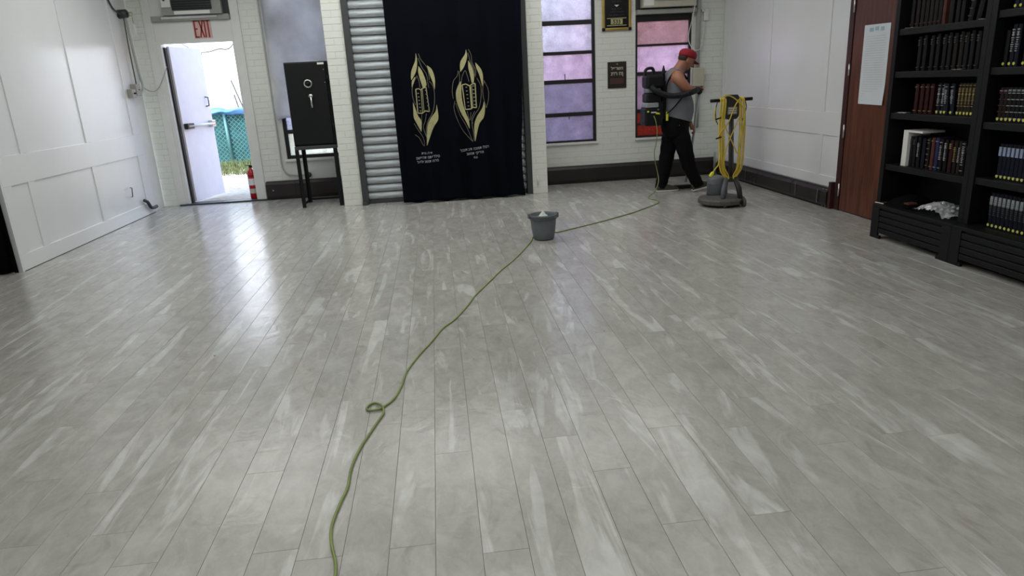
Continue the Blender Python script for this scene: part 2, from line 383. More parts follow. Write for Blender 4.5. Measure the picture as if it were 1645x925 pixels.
# ---- brick faces
def intervals(x0, x1, holes):
    segs = [(x0, x1)]
    for h0, h1 in holes:
        n = []
        for a, b in segs:
            if h1 <= a or h0 >= b: n.append((a, b)); continue
            if h0 > a: n.append((a, h0))
            if h1 < b: n.append((h1, b))
        segs = n
    return segs
BR = {}
def bricks(parent, x0, x1, z0, z1, yface, holes=(), L=.215, CH=.0826, top=2.9, off=0.0):
    n = 0; k = 0; z = z0; extra = MB()
    while z < z1-.02:
        zt = min(z+CH, z1)
        hs = [(h[0], h[1]) for h in holes if h[2] < z+CH*.75 and h[3] > z+CH*.25]
        for a, b in intervals(x0, x1, hs):
            x = a-((L/2 if k % 2 else 0)+off)
            while x < b-.005:
                xa, xb = max(x, a), min(x+L, b)
                if xb-xa > .02:
                    w = round(xb-xa-.002, 3); h = round(zt-z-.004, 3); d = .006+random.choice((0, .0007, .0014))
                    if z < top and n < 300:
                        key = (w, h)
                        if key not in BR:
                            e = .0015
                            vs = [(-w/2, 0, 0), (w/2, 0, 0), (w/2, 0, h), (-w/2, 0, h), (-w/2+e, -.003, e), (w/2-e, -.003, e), (w/2-e, -.003, h-e), (-w/2+e, -.003, h-e)]
                            BR[key] = MB().add(vs, [(4, 5, 6, 7), (0, 1, 5, 4), (1, 2, 6, 5), (2, 3, 7, 6), (3, 0, 4, 7), (0, 3, 2, 1)]).mesh('brick', mt=X['brick'])
                        o = shared(BR[key], 'brick', ((xa+xb)/2, yface+.003-(d-.006), z+.002), parent); n += 1
                    else: extra.box(xa+.001, xb-.001, yface, yface+.003, z+.002, zt-.002)
                x += L
        z += CH; k += 1
    if extra.v: tag(extra.build('bricks', 'brick', parent), kind='stuff')
# ---- wall_left: recessed panelling
wl = sempty('wall_left')
MB().box(LX-.14, LX-.016, 6.795, 10.12, 0, CEIL).build('backing_board', 'panel', wl)
stiles = [(6.795, 6.93), (7.21, 7.325), (8.53, 8.64), (9.83, 10.05)]
rails = [(0.0, .155), (.80, 1.075), (2.80, CEIL)]
for a, b in rails: MB().box(LX-.016, LX, 6.795, 10.05, a, b).build('rail', 'panel', wl, bevel=.003)
for a, b in stiles:
    for c, d in ((.155, .80), (1.075, 2.80)): MB().box(LX-.016, LX-.0004, a, b, c, d).build('stile', 'panel', wl, bevel=.003)
for i in range(3):
    for c, d in ((.155, .80), (1.075, 2.80)): MB().box(LX-.018, LX-.0125, stiles[i][1], stiles[i+1][0], c, d).build('panel', 'panel', wl)
MB().box(LX-.14, LX-.002, 6.775, 6.795, 0, CEIL).build('end_board', 'panel', wl)
struct('trim_1', MB().box(LX-.10, LX-.03, 10.05, 10.46, 0, CEIL), 'trimw')      # painted return between panelling and brick
struct('baseboard_left', MB().box(LX, LX+.002, 6.8, 10.05, 0, .006), 'heatslot')
MB().box(-6.3, LX-.14, 6.95, 7.07, 0, CEIL).build('return_wall', 'plaster', wl)
MB().box(-6.3, -6.18, -5, 6.95, 0, CEIL).build('side_wall', 'plaster', wl)
# ---- wall_right: panelling above the heater, wall around door_2
wr = sempty('wall_right')
MB().box(RX+.014, RX+.14, 6.93, 10.3, 0, CEIL).build('backing_board', 'panel', wr)
rr = [(.215, .33), (.765, 1.012), (2.80, CEIL)]; ss = [(6.93, 7.02), (7.31, 7.42), (8.65, 8.76), (9.98, 10.12)]
for a, b in rr: MB().box(RX, RX+.014, 6.93, 10.12, a, b).build('rail', 'panel', wr, bevel=.003)
for a, b in ss:
    for c, d in ((.33, .765), (1.012, 2.80)): MB().box(RX+.0004, RX+.014, a, b, c, d).build('stile', 'panel', wr, bevel=.003)
for i in range(3):
    for c, d in ((.33, .765), (1.012, 2.80)): MB().box(RX+.010, RX+.016, ss[i][1], ss[i+1][0], c, d).build('panel', 'panel', wr)
MB().box(RX+.02, RX+.14, -5, 5.88, 0, CEIL).build('plain_wall', 'plaster', wr)
MB().box(RX+.02, RX+.14, 5.88, 6.93, 2.25, CEIL).box(RX+.06, RX+.14, 5.88, 6.93, 0, 2.25).build('over_door_wall_and_light_stop', 'plaster', wr)  # second box: unseen slab added behind the door to stop light leaking in
# ---- back wall, left half (round the exit door and the recess)
DX0, DX1, DZ = -3.75, -2.70, 2.245
wb = sempty('wall_back_left')
b = MB()
b.box(-4.16, -3.86, YL+.003, YL+.2, 0, CEIL).box(-2.585, -2.32, YL+.003, YL+.2, 0, CEIL).box(-3.86, -2.585, YL+.09, YL+.2, 3.05, CEIL)
b.build('masonry', 'mortar', wb)
b = MB()
b.box(-2.32, -1.2, YL+.003, YL+.2, 0, .575).box(-2.32, -2.215, YL+.003, YL+.2, .575, CEIL).box(-1.37, -1.2, YL+.003, YL+.2, .575, CEIL).box(-2.215, -1.37, YL+.003, YL+.2, 3.0, CEIL)
b.build('plaster_face', 'plaster', wb)
bricks(wb, -4.10, -3.862, 0, CEIL, YL, off=.05)
bricks(wb, -2.583, -2.32, 0, CEIL, YL)
for nm, x0, x1, y0 in (('wall_pier_left', -1.315, -1.068, 9.42), ('wall_pier_right', 1.27, 1.478, 9.38)):
    p = sempty(nm)
    MB().box(x0, x1, y0+.003, (YL if x0 < 0 else YR)+.1, 0, CEIL).build('masonry', 'mortar', p)
    bricks(p, x0, x1, 0, CEIL, y0, off=.0 if x0 < 0 else .06, L=.23)
# ---- back wall, right half
W1 = (1.50, 2.352, .595, 3.0); W2 = (2.94, 3.775, .605, 3.0)
wr2 = sempty('wall_back_right')
b = MB()
for a, c in ((1.478, W1[0]), (W1[1], W2[0]), (W2[1], 4.4)): b.box(a, c, YR+.003, YR+.2, 0, CEIL)
for w in (W1, W2): b.box(w[0], w[1], YR+.003, YR+.2, 0, w[2]-.03).box(w[0], w[1], YR+.003, YR+.2, 3.0, CEIL)
b.build('masonry', 'mortar', wr2)
bricks(wr2, 1.478, RX, .05, CEIL, YR, holes=(W1, W2))
b = MB().box(-1.06, 1.27, 9.62, 9.7, 2.9, CEIL); b.build('shutter_lintel', 'mortar', wr2)
struct('wall_behind_shutter', MB().box(-1.2, 1.4, 9.75, 9.85, 0, CEIL), 'plaster')
# ---- exit door frame (casing, jambs, header, threshold)
d1 = sempty('door_1')
b = MB().box(-3.858, DX0, YL-.02, YL+.09, 0, CEIL); b.build('casing', 'trimw', d1, bevel=.004)
MB().box(DX1, -2.585, YL-.02, YL+.09, 0, CEIL).build('casing', 'trimw', d1, bevel=.004)
MB().box(DX0, DX1, YL+.0, YL+.09, DZ, 2.53).build('header_board', 'trimw', d1, bevel=.003)
MB().box(DX0, DX1, YL-.012, YL+.0, DZ-.0, DZ+.03).build('header_bead', 'trimw', d1)
MB().box(DX0-.0, DX0+.055, YL+.0, YL+.16, 0, DZ).build('jamb', 'trimw', d1)
MB().box(DX1-.03, DX1, YL+.0, YL+.16, 0, DZ).build('jamb', 'trimw', d1)
MB().box(DX0+.055, DX0+.085, YL+.06, YL+.12, .02, DZ-.04).build('door_seal', 'frameb', d1, )
MB().box(-3.83, -2.57, YL-.06, YL+.16, 0, .02).build('threshold', 'dkgrey', d1, bevel=.004)
# leaf, opened outwards
A = Vector((DX0+.09, YL+.13, 0)); Bv = Vector((-3.50, 11.42, 0)); ang = math.atan2((Bv-A).y, (Bv-A).x)
ML = Matrix.Translation(A) @ Matrix.Rotation(ang, 4, 'Z')
leaf = MB().box(0, .86, -.022, .022, .03, DZ-.02, ML).build('door_leaf', 'leafw', d1, bevel=.003)
pb = MB().tube([ML @ Vector((.05, -.07, 1.12)), ML @ Vector((.81, -.07, 1.12))], .019, 10)
pb.build('panic_bar', 'white', leaf, smooth=True)
MB().box(.02, .20, -.085, -.022, 1.08, 1.16, ML).build('panic_bar_case', 'dkgrille', leaf, bevel=.006)
MB().box(.72, .83, -.085, -.022, 1.07, 1.17, ML).build('panic_bar_case', 'silver', leaf, bevel=.006)
MB().tube([ML @ Vector(q) for q in ((.74, -.022, 1.38), (.74, -.07, 1.39), (.74, -.075, 1.45), (.74, -.07, 1.51), (.74, -.022, 1.52))], .009, 8).build('pull_handle', 'dkgrey', leaf, smooth=True)
MB().tube(catmull([A+Vector((0, -.14, 1.95)), (-3.80, 10.44, 1.68), (-3.92, 10.45, 1.63), (-4.02, 10.44, 1.72), (-4.03, 10.40, 1.95)]), .005, 6).build('door_wire', 'greybox', d1, smooth=True)
# ---- windows
def window(name, w, yf, zs, panes, fw=.03, extra_v=()):
    o = sempty(name); b = MB()
    for xa in (w[0], w[1]-fw): MB().box(xa, xa+fw, yf, yf+.05, w[2], w[3]).build('frame_stile', 'frameb', o, bevel=.003)
    for z, t in zs: MB().box(w[0]+fw, w[1]-fw, yf+.002, yf+.048, z-t/2, z+t/2).build('glazing_bar', 'frameb', o, bevel=.003)
    zz = [z for z, t in zs]
    for k, pm in enumerate(panes):
        MB().box(w[0]+fw, w[1]-fw, yf+.022, yf+.030, zz[k], zz[k+1]).build('pane', pm, o)
    return o
w1 = window('window_1', W1, YR+.03, [(.612, .03), (1.0, .055), (1.462, .055), (1.855, .045), (2.26, .06), (2.66, .04), (2.985, .03)],
            ['g_grey', 'g_grey', 'g_pinkl', 'g_lilac', 'g_lilac', 'g_lilac'], fw=.042)
MB().box(W1[0], W1[1]+.02, YR-.035, YR+.03, .568, .597).build('sill', 'trimw', w1, bevel=.004)
for px, za, zb in ((908, 1.48, 1.57), (913, .93, 1.0)):
    q = at(px, 125, 1, YR); MB().cyl((q.x, YR+.02, za), (q.x, YR+.02, zb), .006, 8).build('latch', 'frameb', w1)
w2 = window('window_2', (W2[0], W2[1], W2[2], 2.30), YR+.03, [(.618, .026), (.80, .03), (.99, .05), (1.515, .05), (1.905, .03), (2.27, .09)],
            ['g_red', 'g_red', 'g_mauve', 'g_pinkl', 'g_rose'], fw=.036)
MB().box(W2[0]-.01, W2[1]+.02, YR-.035, YR+.03, .575, .604).build('sill', 'trimw', w2, bevel=.004)
MB().box(W2[0], W2[1], YR+.03, YR+.08, 2.30, 3.0).build('blanking_board', 'frameb', w2)
w3 = window('window_3', (-2.215, -1.37, .575, 3.0), YL+.04, [(.60, .05), (.965, .055), (1.46, .05), (1.95, .05), (2.45, .05), (2.98, .04)],
            ['g_warm', 'g_lilac', 'g_lilac', 'g_lilac', 'g_lilac'], fw=.05)
MB().box(-2.24, -1.37, YL-.03, YL+.04, .54, .573).build('sill', 'trimw', w3, bevel=.004)
# ---- baseboard heaters
def heater(name, label, f, L, top=.25, low=.02):
    # f(u, d, z): u along, d out of the wall
    o = thing(name, label, 'heater')
    b = MB(); prof = [(0, top), (.045, top), (.075, top-.035), (.075, low+.03), (.06, low), (0, low)]
    b.add([f(u, d, z) for u in (0, L) for d, z in prof], [tuple(range(6)), tuple(range(11, 5, -1))]+[(i, i+6, (i+1) % 6+6, (i+1) % 6) for i in range(6)])
    b.build('cover', 'heater', o, bevel=.003)
    MB().add([f(u, d, z) for u in (.01, L-.01) for d, z in ((.005, top), (.04, top), (.04, top+.006), (.005, top+.006))], [(0, 1, 2, 3), (4, 7, 6, 5), (0, 4, 5, 1), (1, 5, 6, 2), (2, 6, 7, 3), (3, 7, 4, 0)]).build('top_slot', 'heatslot', o)
    MB().add([f(u, d, z) for u in (0, L) for d, z in ((.0, 0), (.055, 0), (.055, low), (0, low))], [(0, 1, 2, 3), (4, 7, 6, 5), (0, 4, 5, 1), (1, 5, 6, 2), (2, 6, 7, 3), (3, 7, 4, 0)]).build('kick', 'heatslot', o)
    return o
def seam(o, f, u, top=.25, w=.012, m='heatslot'):
    MB().add([f(q, d, z) for q in (u, u+w) for d, z in ((.0, top+.002), (.046, top+.002), (.077, top-.034), (.077, .05), (.0, .05))], [(0, 1, 2, 3, 4), (9, 8, 7, 6, 5)]+[(i, i+5, (i+1) % 5+5, (i+1) % 5) for i in range(5)]).build('joint_cover', m, o)
fR = lambda u, d, z: Vector((1.48+u, YR-d, z))
h1 = heater('baseboard_heater', 'dark brown baseboard heater under the two right windows', fR, 2.68)
for u in (1.5, 2.3): seam(h1, fR, u)
fW = lambda u, d, z: Vector((RX-d-.004, 10.04-u, z))
h2 = heater('baseboard_heater', 'dark brown baseboard heater with white paint drips along the right wall', fW, 3.03, top=.205)
for u in (.62, 1.35, 2.25): seam(h2, fW, u, top=.205)
rd = random.Random(3)
for u, z1, w in ((1.02, .185, .010), (1.18, .13, .005), (1.30, .10, .012), (2.38, .19, .018), (2.86, .19, .03), (.40, .12, .006)):
    pts = [(u+rd.uniform(-.006, .006), .079, z1-(z1-.04)*k/6) for k in range(7)]
    MB().tube([fW(*p) for p in pts], [w*.5*rd.uniform(.6, 1) for _ in pts], 6, flat=.3).build('paint_drip', 'drip', h2)
for uu in (2.93, 2.99): MB().cyl(fW(uu, .04, 0), fW(uu, .04, .2), .016).build('pipe', 'greybox', h2, smooth=True)
MB().box(RX-.07, RX-.02, 6.945, 6.99, 0, .29).build('end_block', 'dkwood', h2)
fL = lambda u, d, z: Vector((-2.565+u, YL-d, z))
h3 = heater('baseboard_heater', 'dark brown baseboard heater on the wall behind the black safe', fL, 1.245, top=.265)
seam(h3, fL, .42, top=.265)
MB().sph(fL(.10, .077, .14), .012).build('knob', 'greybox', h3)

# ================================================================== ROLLING SHUTTER AND CURTAIN
sh = thing('rolling_shutter', 'galvanised steel rolling shutter behind the navy curtain', 'shutter', (0, 9.5, 0))
prof = []
for k in range(9): a = PI*k/8; prof.append((-.013*math.sin(a), .008+.078*k/8))
prof += [(.004, .090), (-.004, .094), (.004, .0985), (-.002, .102)]
sb = MB().grid([[(x, 9.5+d, z) for d, z in prof] for x in (-1.0, 1.24)])
sm = sb.mesh('slat', smooth=True, mt=X['galv'])
for v in sm.vertices: v.co.y -= 9.5
for k in range(29):
    o = shared(sm, 'slat', (0, 9.5, .045+.1062*k), sh); 
MB().box(-1.0, 1.24, 9.47, 9.53, 0.0, .045).build('bottom_bar', 'dkgrey', sh, bevel=.004)
MB().box(-1.066, -.985, 9.39, 9.56, 0, CEIL-.01).build('guide_channel', 'dkgrey', sh, bevel=.004)
MB().box(1.195, 1.268, 9.37, 9.56, 0, CEIL-.01).build('guide_channel', 'dkgrey', sh, bevel=.004)
for k in range(26): MB().box(1.150, 1.168, 9.463, 9.475, .10+.1062*k, .155+.1062*k).build('slat_end_clip', 'silver', sh)
MB().box(-1.066, -1.0, 9.34, 9.39, 0, .045).build('foot_bracket', 'dkgrey', sh)
def cx0(z): return -.502-.010*z
def cx1(z): return 1.145-.03*math.sin(min(z, 1.0)*PI)*.9+(.03*(z-1) if z > 1 else 0)
def cy(x, z):
    t = (x+.5)/1.64; amp = .012+.020*max(0, 1-z/2.2)
    edge = 1+1.6*max(0, .14-t)/.14+1.2*max(0, t-.8)/.2
    return 9.215-amp*edge*(math.sin(t*31+.5*math.sin(z*1.1))*.6+math.sin(t*53+1.3+z*.25)*.3)-.025*max(0, .45-z)*math.sin(t*19+2)-.05*max(0, .2-t)*(1-min(1, z/2.5))
cu = thing('stage_curtain', 'floor length navy curtain embroidered with two gold flame emblems', 'curtain', (.3, 9.2, 0))
P = []
for i in range(61):
    z = .008+(CEIL-.05)*i/60
    P.append([(cx0(z)+(cx1(z)-cx0(z))*j/220, cy(cx0(z)+(cx1(z)-cx0(z))*j/220, z), z+(.012*math.sin(j*.13+1) if i == 0 else 0)+(.012 if i == 0 else 0)) for j in range(221)])
MB().grid(P).build('cloth', 'curtain', cu, smooth=True, solid=.004)
def con(px, py, off=.006):
    q = at(px, py, 1, 9.2); return Vector((q.x, cy(q.x, q.z)-off, q.z))
def leaf_shape(name, Lp, Rp, ox, oy, sc, parent, m='gold'):
    def rs(P, n):
        P = [Vector((p[0], p[1], 0)) for p in P]; c = catmull(P, 6); c = [c[round(i*(len(c)-1)/(n-1))] for i in range(n)]; return c
    a, b = rs(Lp, 26), rs(Rp, 26); g = []
    for i in range(26): g.append([con(ox+(a[i].x+(b[i].x-a[i].x)*j/5)/sc, oy+(a[i].y+(b[i].y-a[i].y)*j/5)/sc) for j in range(6)])
    return MB().grid(g).build(name, m, parent, smooth=True)
def line_shape(name, P, ox, oy, sc, parent, m='thread', w=.0055, k=6):
    c = catmull([Vector((p[0], p[1], 0)) for p in P], k); pts = [con(ox+q.x/sc, oy+q.y/sc, .005) for q in c]
    g = []
    for i, p in enumerate(pts):
        t = (pts[min(i+1, len(pts)-1)]-pts[max(i-1, 0)]); nrm = Vector((-t.z, 0, t.x)); nrm = nrm.normalized() if nrm.length > 1e-9 else Vector((1, 0, 0))
        g.append([p-nrm*w*.5, p+nrm*w*.5])
    return MB().grid(g).build(name, m, parent)
def emblem(ox, oy, sc, leaves, lines, tab, mids):
    for a, b in leaves: leaf_shape('embroidered_leaf', a, b, ox, oy, sc, cu)
    for l in lines: line_shape('embroidered_outline', l, ox, oy, sc, cu)
    for a, b in zip(tab, tab[1:]+tab[:1]): line_shape('tablet_border', [a, b], ox, oy, sc, cu, 'gold', .013, 14)
    for a, b, w in mids: line_shape('tablet_border', [a, b], ox, oy, sc, cu, 'gold', w, 14)
emblem(650, 75, 5.44,
  [([(95, 58), (92, 120), (62, 200), (54, 255), (58, 292)], [(97, 58), (108, 110), (107, 175), (92, 235), (59, 292)]),
   ([(92, 262), (64, 300), (62, 355)], [(94, 264), (80, 315), (63, 355)]),
   ([(119, 170), (118, 215), (130, 270), (150, 330), (160, 362)], [(121, 170), (150, 210), (178, 275), (190, 320), (190, 342)]),
   ([(194, 165), (206, 205), (225, 260), (245, 310), (262, 372)], [(198, 163), (235, 195), (258, 250), (266, 305), (264, 372)]),
   ([(72, 488), (76, 560), (80, 620), (110, 680), (144, 742)], [(74, 488), (92, 535), (115, 600), (146, 650), (148, 742)]),
   ([(279, 508), (270, 565), (225, 630), (200, 700), (194, 860)], [(281, 508), (291, 570), (292, 640), (250, 712), (198, 862)])],
  [[(120, 60), (140, 110), (195, 180), (210, 230), (215, 290)], [(118, 100), (150, 180), (190, 240), (200, 300)], [(105, 260), (75, 320), (65, 385), (75, 460), (95, 510)],
   [(105, 250), (125, 300), (135, 360)], [(215, 300), (250, 350), (262, 440), (250, 560), (205, 650), (190, 730), (195, 800)], [(190, 585), (180, 650), (165, 705), (190, 785)],
   [(82, 670), (120, 730), (165, 800), (175, 865)], [(92, 770), (130, 800), (160, 855), (175, 868)], [(200, 305), (212, 360)], [(150, 590), (150, 680)]],
  [(97, 372), (125, 366), (142, 378), (158, 362), (186, 354), (216, 566), (180, 560), (160, 580), (116, 582)], [((144, 378), (158, 576), .010), ((154, 372), (170, 565), .006)])
emblem(720, 70, 5.44,
  [([(154, 54), (146, 92), (110, 152), (103, 200), (107, 246)], [(157, 54), (165, 118), (140, 200), (109, 246)]),
   ([(174, 150), (176, 212), (190, 270), (205, 342)], [(178, 150), (212, 215), (226, 285), (222, 346)]),
   ([(236, 168), (246, 212), (270, 270), (288, 330), (297, 372)], [(240, 166), (285, 220), (303, 275), (304, 340), (299, 372)]),
   ([(108, 330), (84, 372), (67, 432), (76, 512), (110, 600), (150, 670), (186, 742)], [(112, 330), (116, 380), (116, 430), (126, 510), (152, 600), (180, 665), (189, 742)]),
   ([(311, 508), (298, 562), (250, 640), (228, 722), (235, 852)], [(314, 508), (322, 560), (312, 640), (270, 708), (238, 852)])],
  [[(176, 50), (200, 100), (210, 170), (240, 230), (236, 290)], [(172, 80), (195, 160), (225, 230), (230, 280)], [(86, 236), (80, 280), (45, 330), (35, 420), (45, 480)],
   [(95, 240), (100, 300), (96, 350)], [(312, 320), (350, 400), (353, 480), (335, 562)], [(314, 330), (302, 400), (310, 480), (335, 562)], [(115, 345), (122, 290), (147, 235), (165, 275), (182, 332)],
   [(250, 300), (285, 370), (288, 460), (270, 560), (232, 620), (208, 690), (222, 780), (228, 850)], [(60, 500), (50, 560), (75, 650), (130, 760), (215, 856)], [(66, 520), (100, 620), (160, 722), (215, 856)],
   [(166, 590), (190, 672), (198, 600)], [(232, 590), (206, 650), (214, 700)]],
  [(122, 360), (155, 353), (190, 371), (205, 354), (235, 347), (247, 560), (216, 556), (200, 571), (152, 576)], [((192, 374), (207, 566), .020), ((206, 372), (218, 556), .005)])
for px0, py0, px1, py1, n in ((672, 150, 676, 178, 6), (684, 145, 689, 176, 6), (749.5, 140, 753, 170, 6), (760, 138, 763, 168, 6)):
    for k in range(n):
        t = k/(n-1); q = con(px0+(px1-px0)*t, py0+(py1-py0)*t, .006)
        MB().box(q.x-.013, q.x+.013, q.y-.001, q.y+.001, q.z-.007, q.z+.006).build('tablet_lettering', 'thread', cu) if px0 < 684 or px0 > 740 else MB().box(q.x-.010, q.x+.010, q.y-.001, q.y+.001, q.z-.007, q.z+.006).build('tablet_lettering', 'thread', cu)
def ctext(body, px, py, size, rot=0, sx=1):
    q = at(px, py, 1, 9.2); c, s_ = math.cos(rot), math.sin(rot)
    def f(u, v, w):
        x = q.x+u*c-v*s_; z = q.z+u*s_+v*c; return Vector((x, cy(x, z)-.005-w, z))
    text_on('embroidered_lettering', body, size, f, 'threadw', cu, .0006, sx)
ctext('נתרם על ידי', 686, 247.5, .040, .02, .75)
ctext('משפחת מתפללים', 688, 254.5, .050, .05, .85)
ctext('לעילוי נשמת הורים', 688, 261, .048, .05, .78)
ctext('לכבוד בית הכנסת ולזכר', 763, 240.5, .048, .10, .82)
ctext('נשמת יקירינו', 764, 247.5, .048, .10, .92)
ctext('תנצב', 764.5, 254, .040, .06, .6)

# ================================================================== BLACK CURTAIN AT FAR LEFT
bc = MB(); P = []
for i in range(16):
    z = .01+3.28*i/15
    P.append([(-5.6+1.57*j/90, 6.735+.022*math.sin(j*.75)+.008*math.sin(j*1.7+z), z) for j in range(91)])
o = bc.grid(P).build('black_curtain', 'blackcloth', None, smooth=True, solid=.004)
tag(o, 'black pleated curtain hanging beside the end of the left panelled wall', 'curtain')

# ================================================================== SAFE ON STAND
SX0, SX1, SY0, SY1, SZ0, SZ1 = -1.888, -1.338, 9.49, 9.98, .822, 1.885
sf = thing('safe', 'tall black steel safe with silver dial and lever, raised on a metal stand', 'safe', ((SX0+SX1)/2, 9.7, .8))
MB().box(SX0, SX1, SY0+.03, SY1, SZ0, SZ1).build('body', 'black', sf, bevel=.008)
dr = MB().box(SX0+.006, SX1-.028, SY0, SY0+.028, SZ0+.02, SZ1-.012).build('door', 'black', sf, bevel=.006)
yy = Matrix.Translation(Vector((-1.604, SY0, 1.612))) @ Matrix.Rotation(PI/2, 4, 'X')
MB().lathe([(.034, 0), (.056, 0), (.056, .012), (.048, .022), (.036, .022), (.034, .012)], 28, yy, cap=False).build('dial_ring', 'silver', dr, smooth=True)
MB().lathe([(.033, 0), (.033, .016), (.018, .02), (.018, .04), (.016, .042), (.0001, .042)], 24, yy).build('dial', 'black', dr, smooth=True)
MB().cyl((-1.585, SY0, 1.458), (-1.585, SY0-.04, 1.458), .026, 16).build('handle_hub', 'silver', dr, smooth=True)
MB().tube([(-1.585, SY0-.035, 1.46), (-1.582, SY0-.045, 1.38), (-1.58, SY0-.045, 1.31)], [.013, .011, .014], 10).build('handle', 'silver', dr, smooth=True)
MB().box(-1.458, -1.375, SY0-.002, SY0, 1.843, 1.868).build('label_plate', 'white', dr)
for zz in (1.78, 1.62): MB().cyl((-1.385, SY0, zz), (-1.385, SY0-.006, zz), .006, 8).build('rivet', 'silver', dr)
for zz in (1.05, 1.66): MB().cyl((SX1-.012, SY0+.012, zz-.05), (SX1-.012, SY0+.012, zz+.05), .011, 10).build('hinge', 'black', sf, smooth=True)
st = thing('safe_stand', 'black angle iron stand on four legs under the black safe', 'stand', (-1.61, 9.7, 0))
def angle_leg(x, y, sx, sy):
    MB().box(min(x, x+sx*.05), max(x, x+sx*.05), min(y, y+sy*.006), max(y, y+sy*.006), 0, .775).box(min(x, x+sx*.006), max(x, x+sx*.006), min(y, y+sy*.05), max(y, y+sy*.05), 0, .775).build('leg', 'black', st)
for x, sx in ((SX0, 1), (SX1, -1)):
    for y, sy in ((SY0, 1), (SY1, -1)): angle_leg(x, y, sx, sy)
for y in (SY0, SY1-.03): MB().box(SX0, SX1, y, y+.03, .775, .820).build('top_rail', 'dkgrey', st, bevel=.003)
for x in (SX0, SX1-.03): MB().box(x, x+.03, SY0+.03, SY1-.03, .775, .820).build('top_rail', 'dkgrey', st)
MB().box(SX0+.05, SX1-.05, SY1-.012, SY1-.002, .03, .06).build('lower_rail', 'black', st)
MB().box(SX0+.006, SX0+.016, SY0+.05, SY1-.05, .02, .05).build('lower_rail', 'black', st)
# conduit at the recess and plastic sheeting
o = MB().tube(catmull([(-2.30, YL-.022, 3.3), (-2.30, YL-.022, 2.0), (-2.30, YL-.022, .9), (-2.30, YL-.022, .52), (-2.27, YL-.022, .40), (-2.18, YL-.022, .345), (-1.95, YL-.022, .335)]), .010, 8).build('electrical_conduit', 'pipe', smooth=True)
tag(o, 'thin white conduit bending behind the safe stand to a box above the heater', 'conduit')
o = MB().cyl((-1.93, YL-.045, .335), (-1.93, YL-.002, .335), .036, 14).build('junction_box', 'dkgrey', smooth=True)
tag(o, 'small dark round junction box on the wall behind the safe stand', 'junction box')
P = []
for i in range(25):
    z = 1.14+2.1*i/24; bul = max(0, 1-abs(z-1.33)/.33)
    x0 = -2.20-.085*math.sin(min(1, bul)*PI/2)-(.06 if z > 1.75 else .06*max(0, (z-1.6)/.15))
    P.append([(x0+(-1.34-x0)*j/20, YL-.055-.03*bul*math.sin(PI*j/20)-.012*math.sin(j*.9+z*2), z+.03*math.sin(j*.5)*(i == 0)) for j in range(21)])
o = MB().grid(P).build('plastic_sheet', 'sheet', smooth=True, solid=.002)
tag(o, 'milky white plastic sheet hung over the window behind the safe', 'plastic sheet')

# ================================================================== ITEMS ON THE LEFT WALL
jb = thing('junction_box', 'round dark pipe junction fixed high beside the exit door frame', 'junction box', (-3.98, 10.2, 2.6))
MB().cyl((-4.06, 10.20, 2.62), (-3.94, 10.18, 2.62), .055, 14).build('body', 'dkpipe', jb, smooth=True)
MB().cyl((-3.93, 10.22, 2.62), (-3.90, 10.25, 2.62), .028, 10).build('fitting', 'beige', jb, smooth=True)
MB().tube(catmull([(-3.97, 10.15, 2.60), (-4.0, 9.95, 2.66), (-4.0, 9.80, 2.85), (-4.0, 9.75, 3.1), (-4.0, 9.75, CEIL)]), .011, 8).build('feed_pipe', 'dkpipe', jb, smooth=True)
o = MB().tube(catmull([(-3.95, 10.17, 2.57), (-3.955, 10.20, 2.2), (-3.955, 10.24, 1.9), (-3.95, 10.27, 1.72), (-3.955, 10.24, 1.63), (-3.97, 10.17, 1.60)]), .016, 10).build('conduit_pipe', 'pipe', smooth=True)
tag(o, 'painted grey conduit running down the left corner to the metal switch box', 'conduit')
o = MB().tube(catmull([(-3.965, 10.13, 2.56), (-3.97, 10.12, 2.2), (-3.97, 10.12, 1.80), (-3.97, 10.12, 1.70)]), .008, 8).build('thin_conduit', 'dkgrey', smooth=True)
tag(o, 'thin dark cable beside the grey conduit in the left corner', 'cable')
sw = thing('switch_box', 'grey metal double switch box on the left wall beside the exit door', 'switch box', (-3.96, 10.05, 1.6))
MB().box(-4.018, -3.945, 10.03, 10.19, 1.575, 1.73).build('box', 'greybox', sw, bevel=.005)
MB().box(-4.018, -3.955, 9.90, 10.03, 1.555, 1.665).build('box', 'greybox', sw, bevel=.005)
MB().cyl((-3.955, 9.96, 1.61), (-3.93, 9.96, 1.61), .010, 8).build('toggle', 'black', sw)
MB().cyl((-3.945, 10.11, 1.655), (-3.935, 10.11, 1.655), .008, 8).build('screw', 'dkgrey', sw)
wt = thing('hanging_tag', 'small white plastic stick hanging from the dark pipe junction', 'tag', (-3.90, 10.27, 2.45))
MB().box(-3.915, -3.885, 10.24, 10.27, 2.34, 2.50).build('tag_body', 'white', wt, bevel=.004)
MB().cyl((-3.90, 10.25, 2.50), (-3.90, 10.24, 2.61), .002, 6).build('string', 'dkgrey', wt)
o = MB().tube(catmull([at(232, 322, 0, -4.0), at(236.5, 324, 0, -3.99), at(240, 329, 0, -3.985), at(243, 333, 0, -3.98), at(248, 333, 0, -3.97), at(252, 331, 0, -3.965)]), .022, 10).build('drain_pipe', 'dkpipe', smooth=True)
tag(o, 'bent dark pipe stub coming out of the foot of the left wall', 'pipe')
q = at(208, 302, 0, LX); q2 = at(211, 316, 0, LX)
o = MB().tube([(LX, q.y+.02, q.z), (LX+.03, q.y, q.z), (LX+.03, q2.y-.03, q2.z), (LX, q2.y, q2.z)], .006, 8).build('pull_handle', 'dkgrey', smooth=True)
tag(o, 'small metal pull handle on the lower white left wall panel', 'handle')

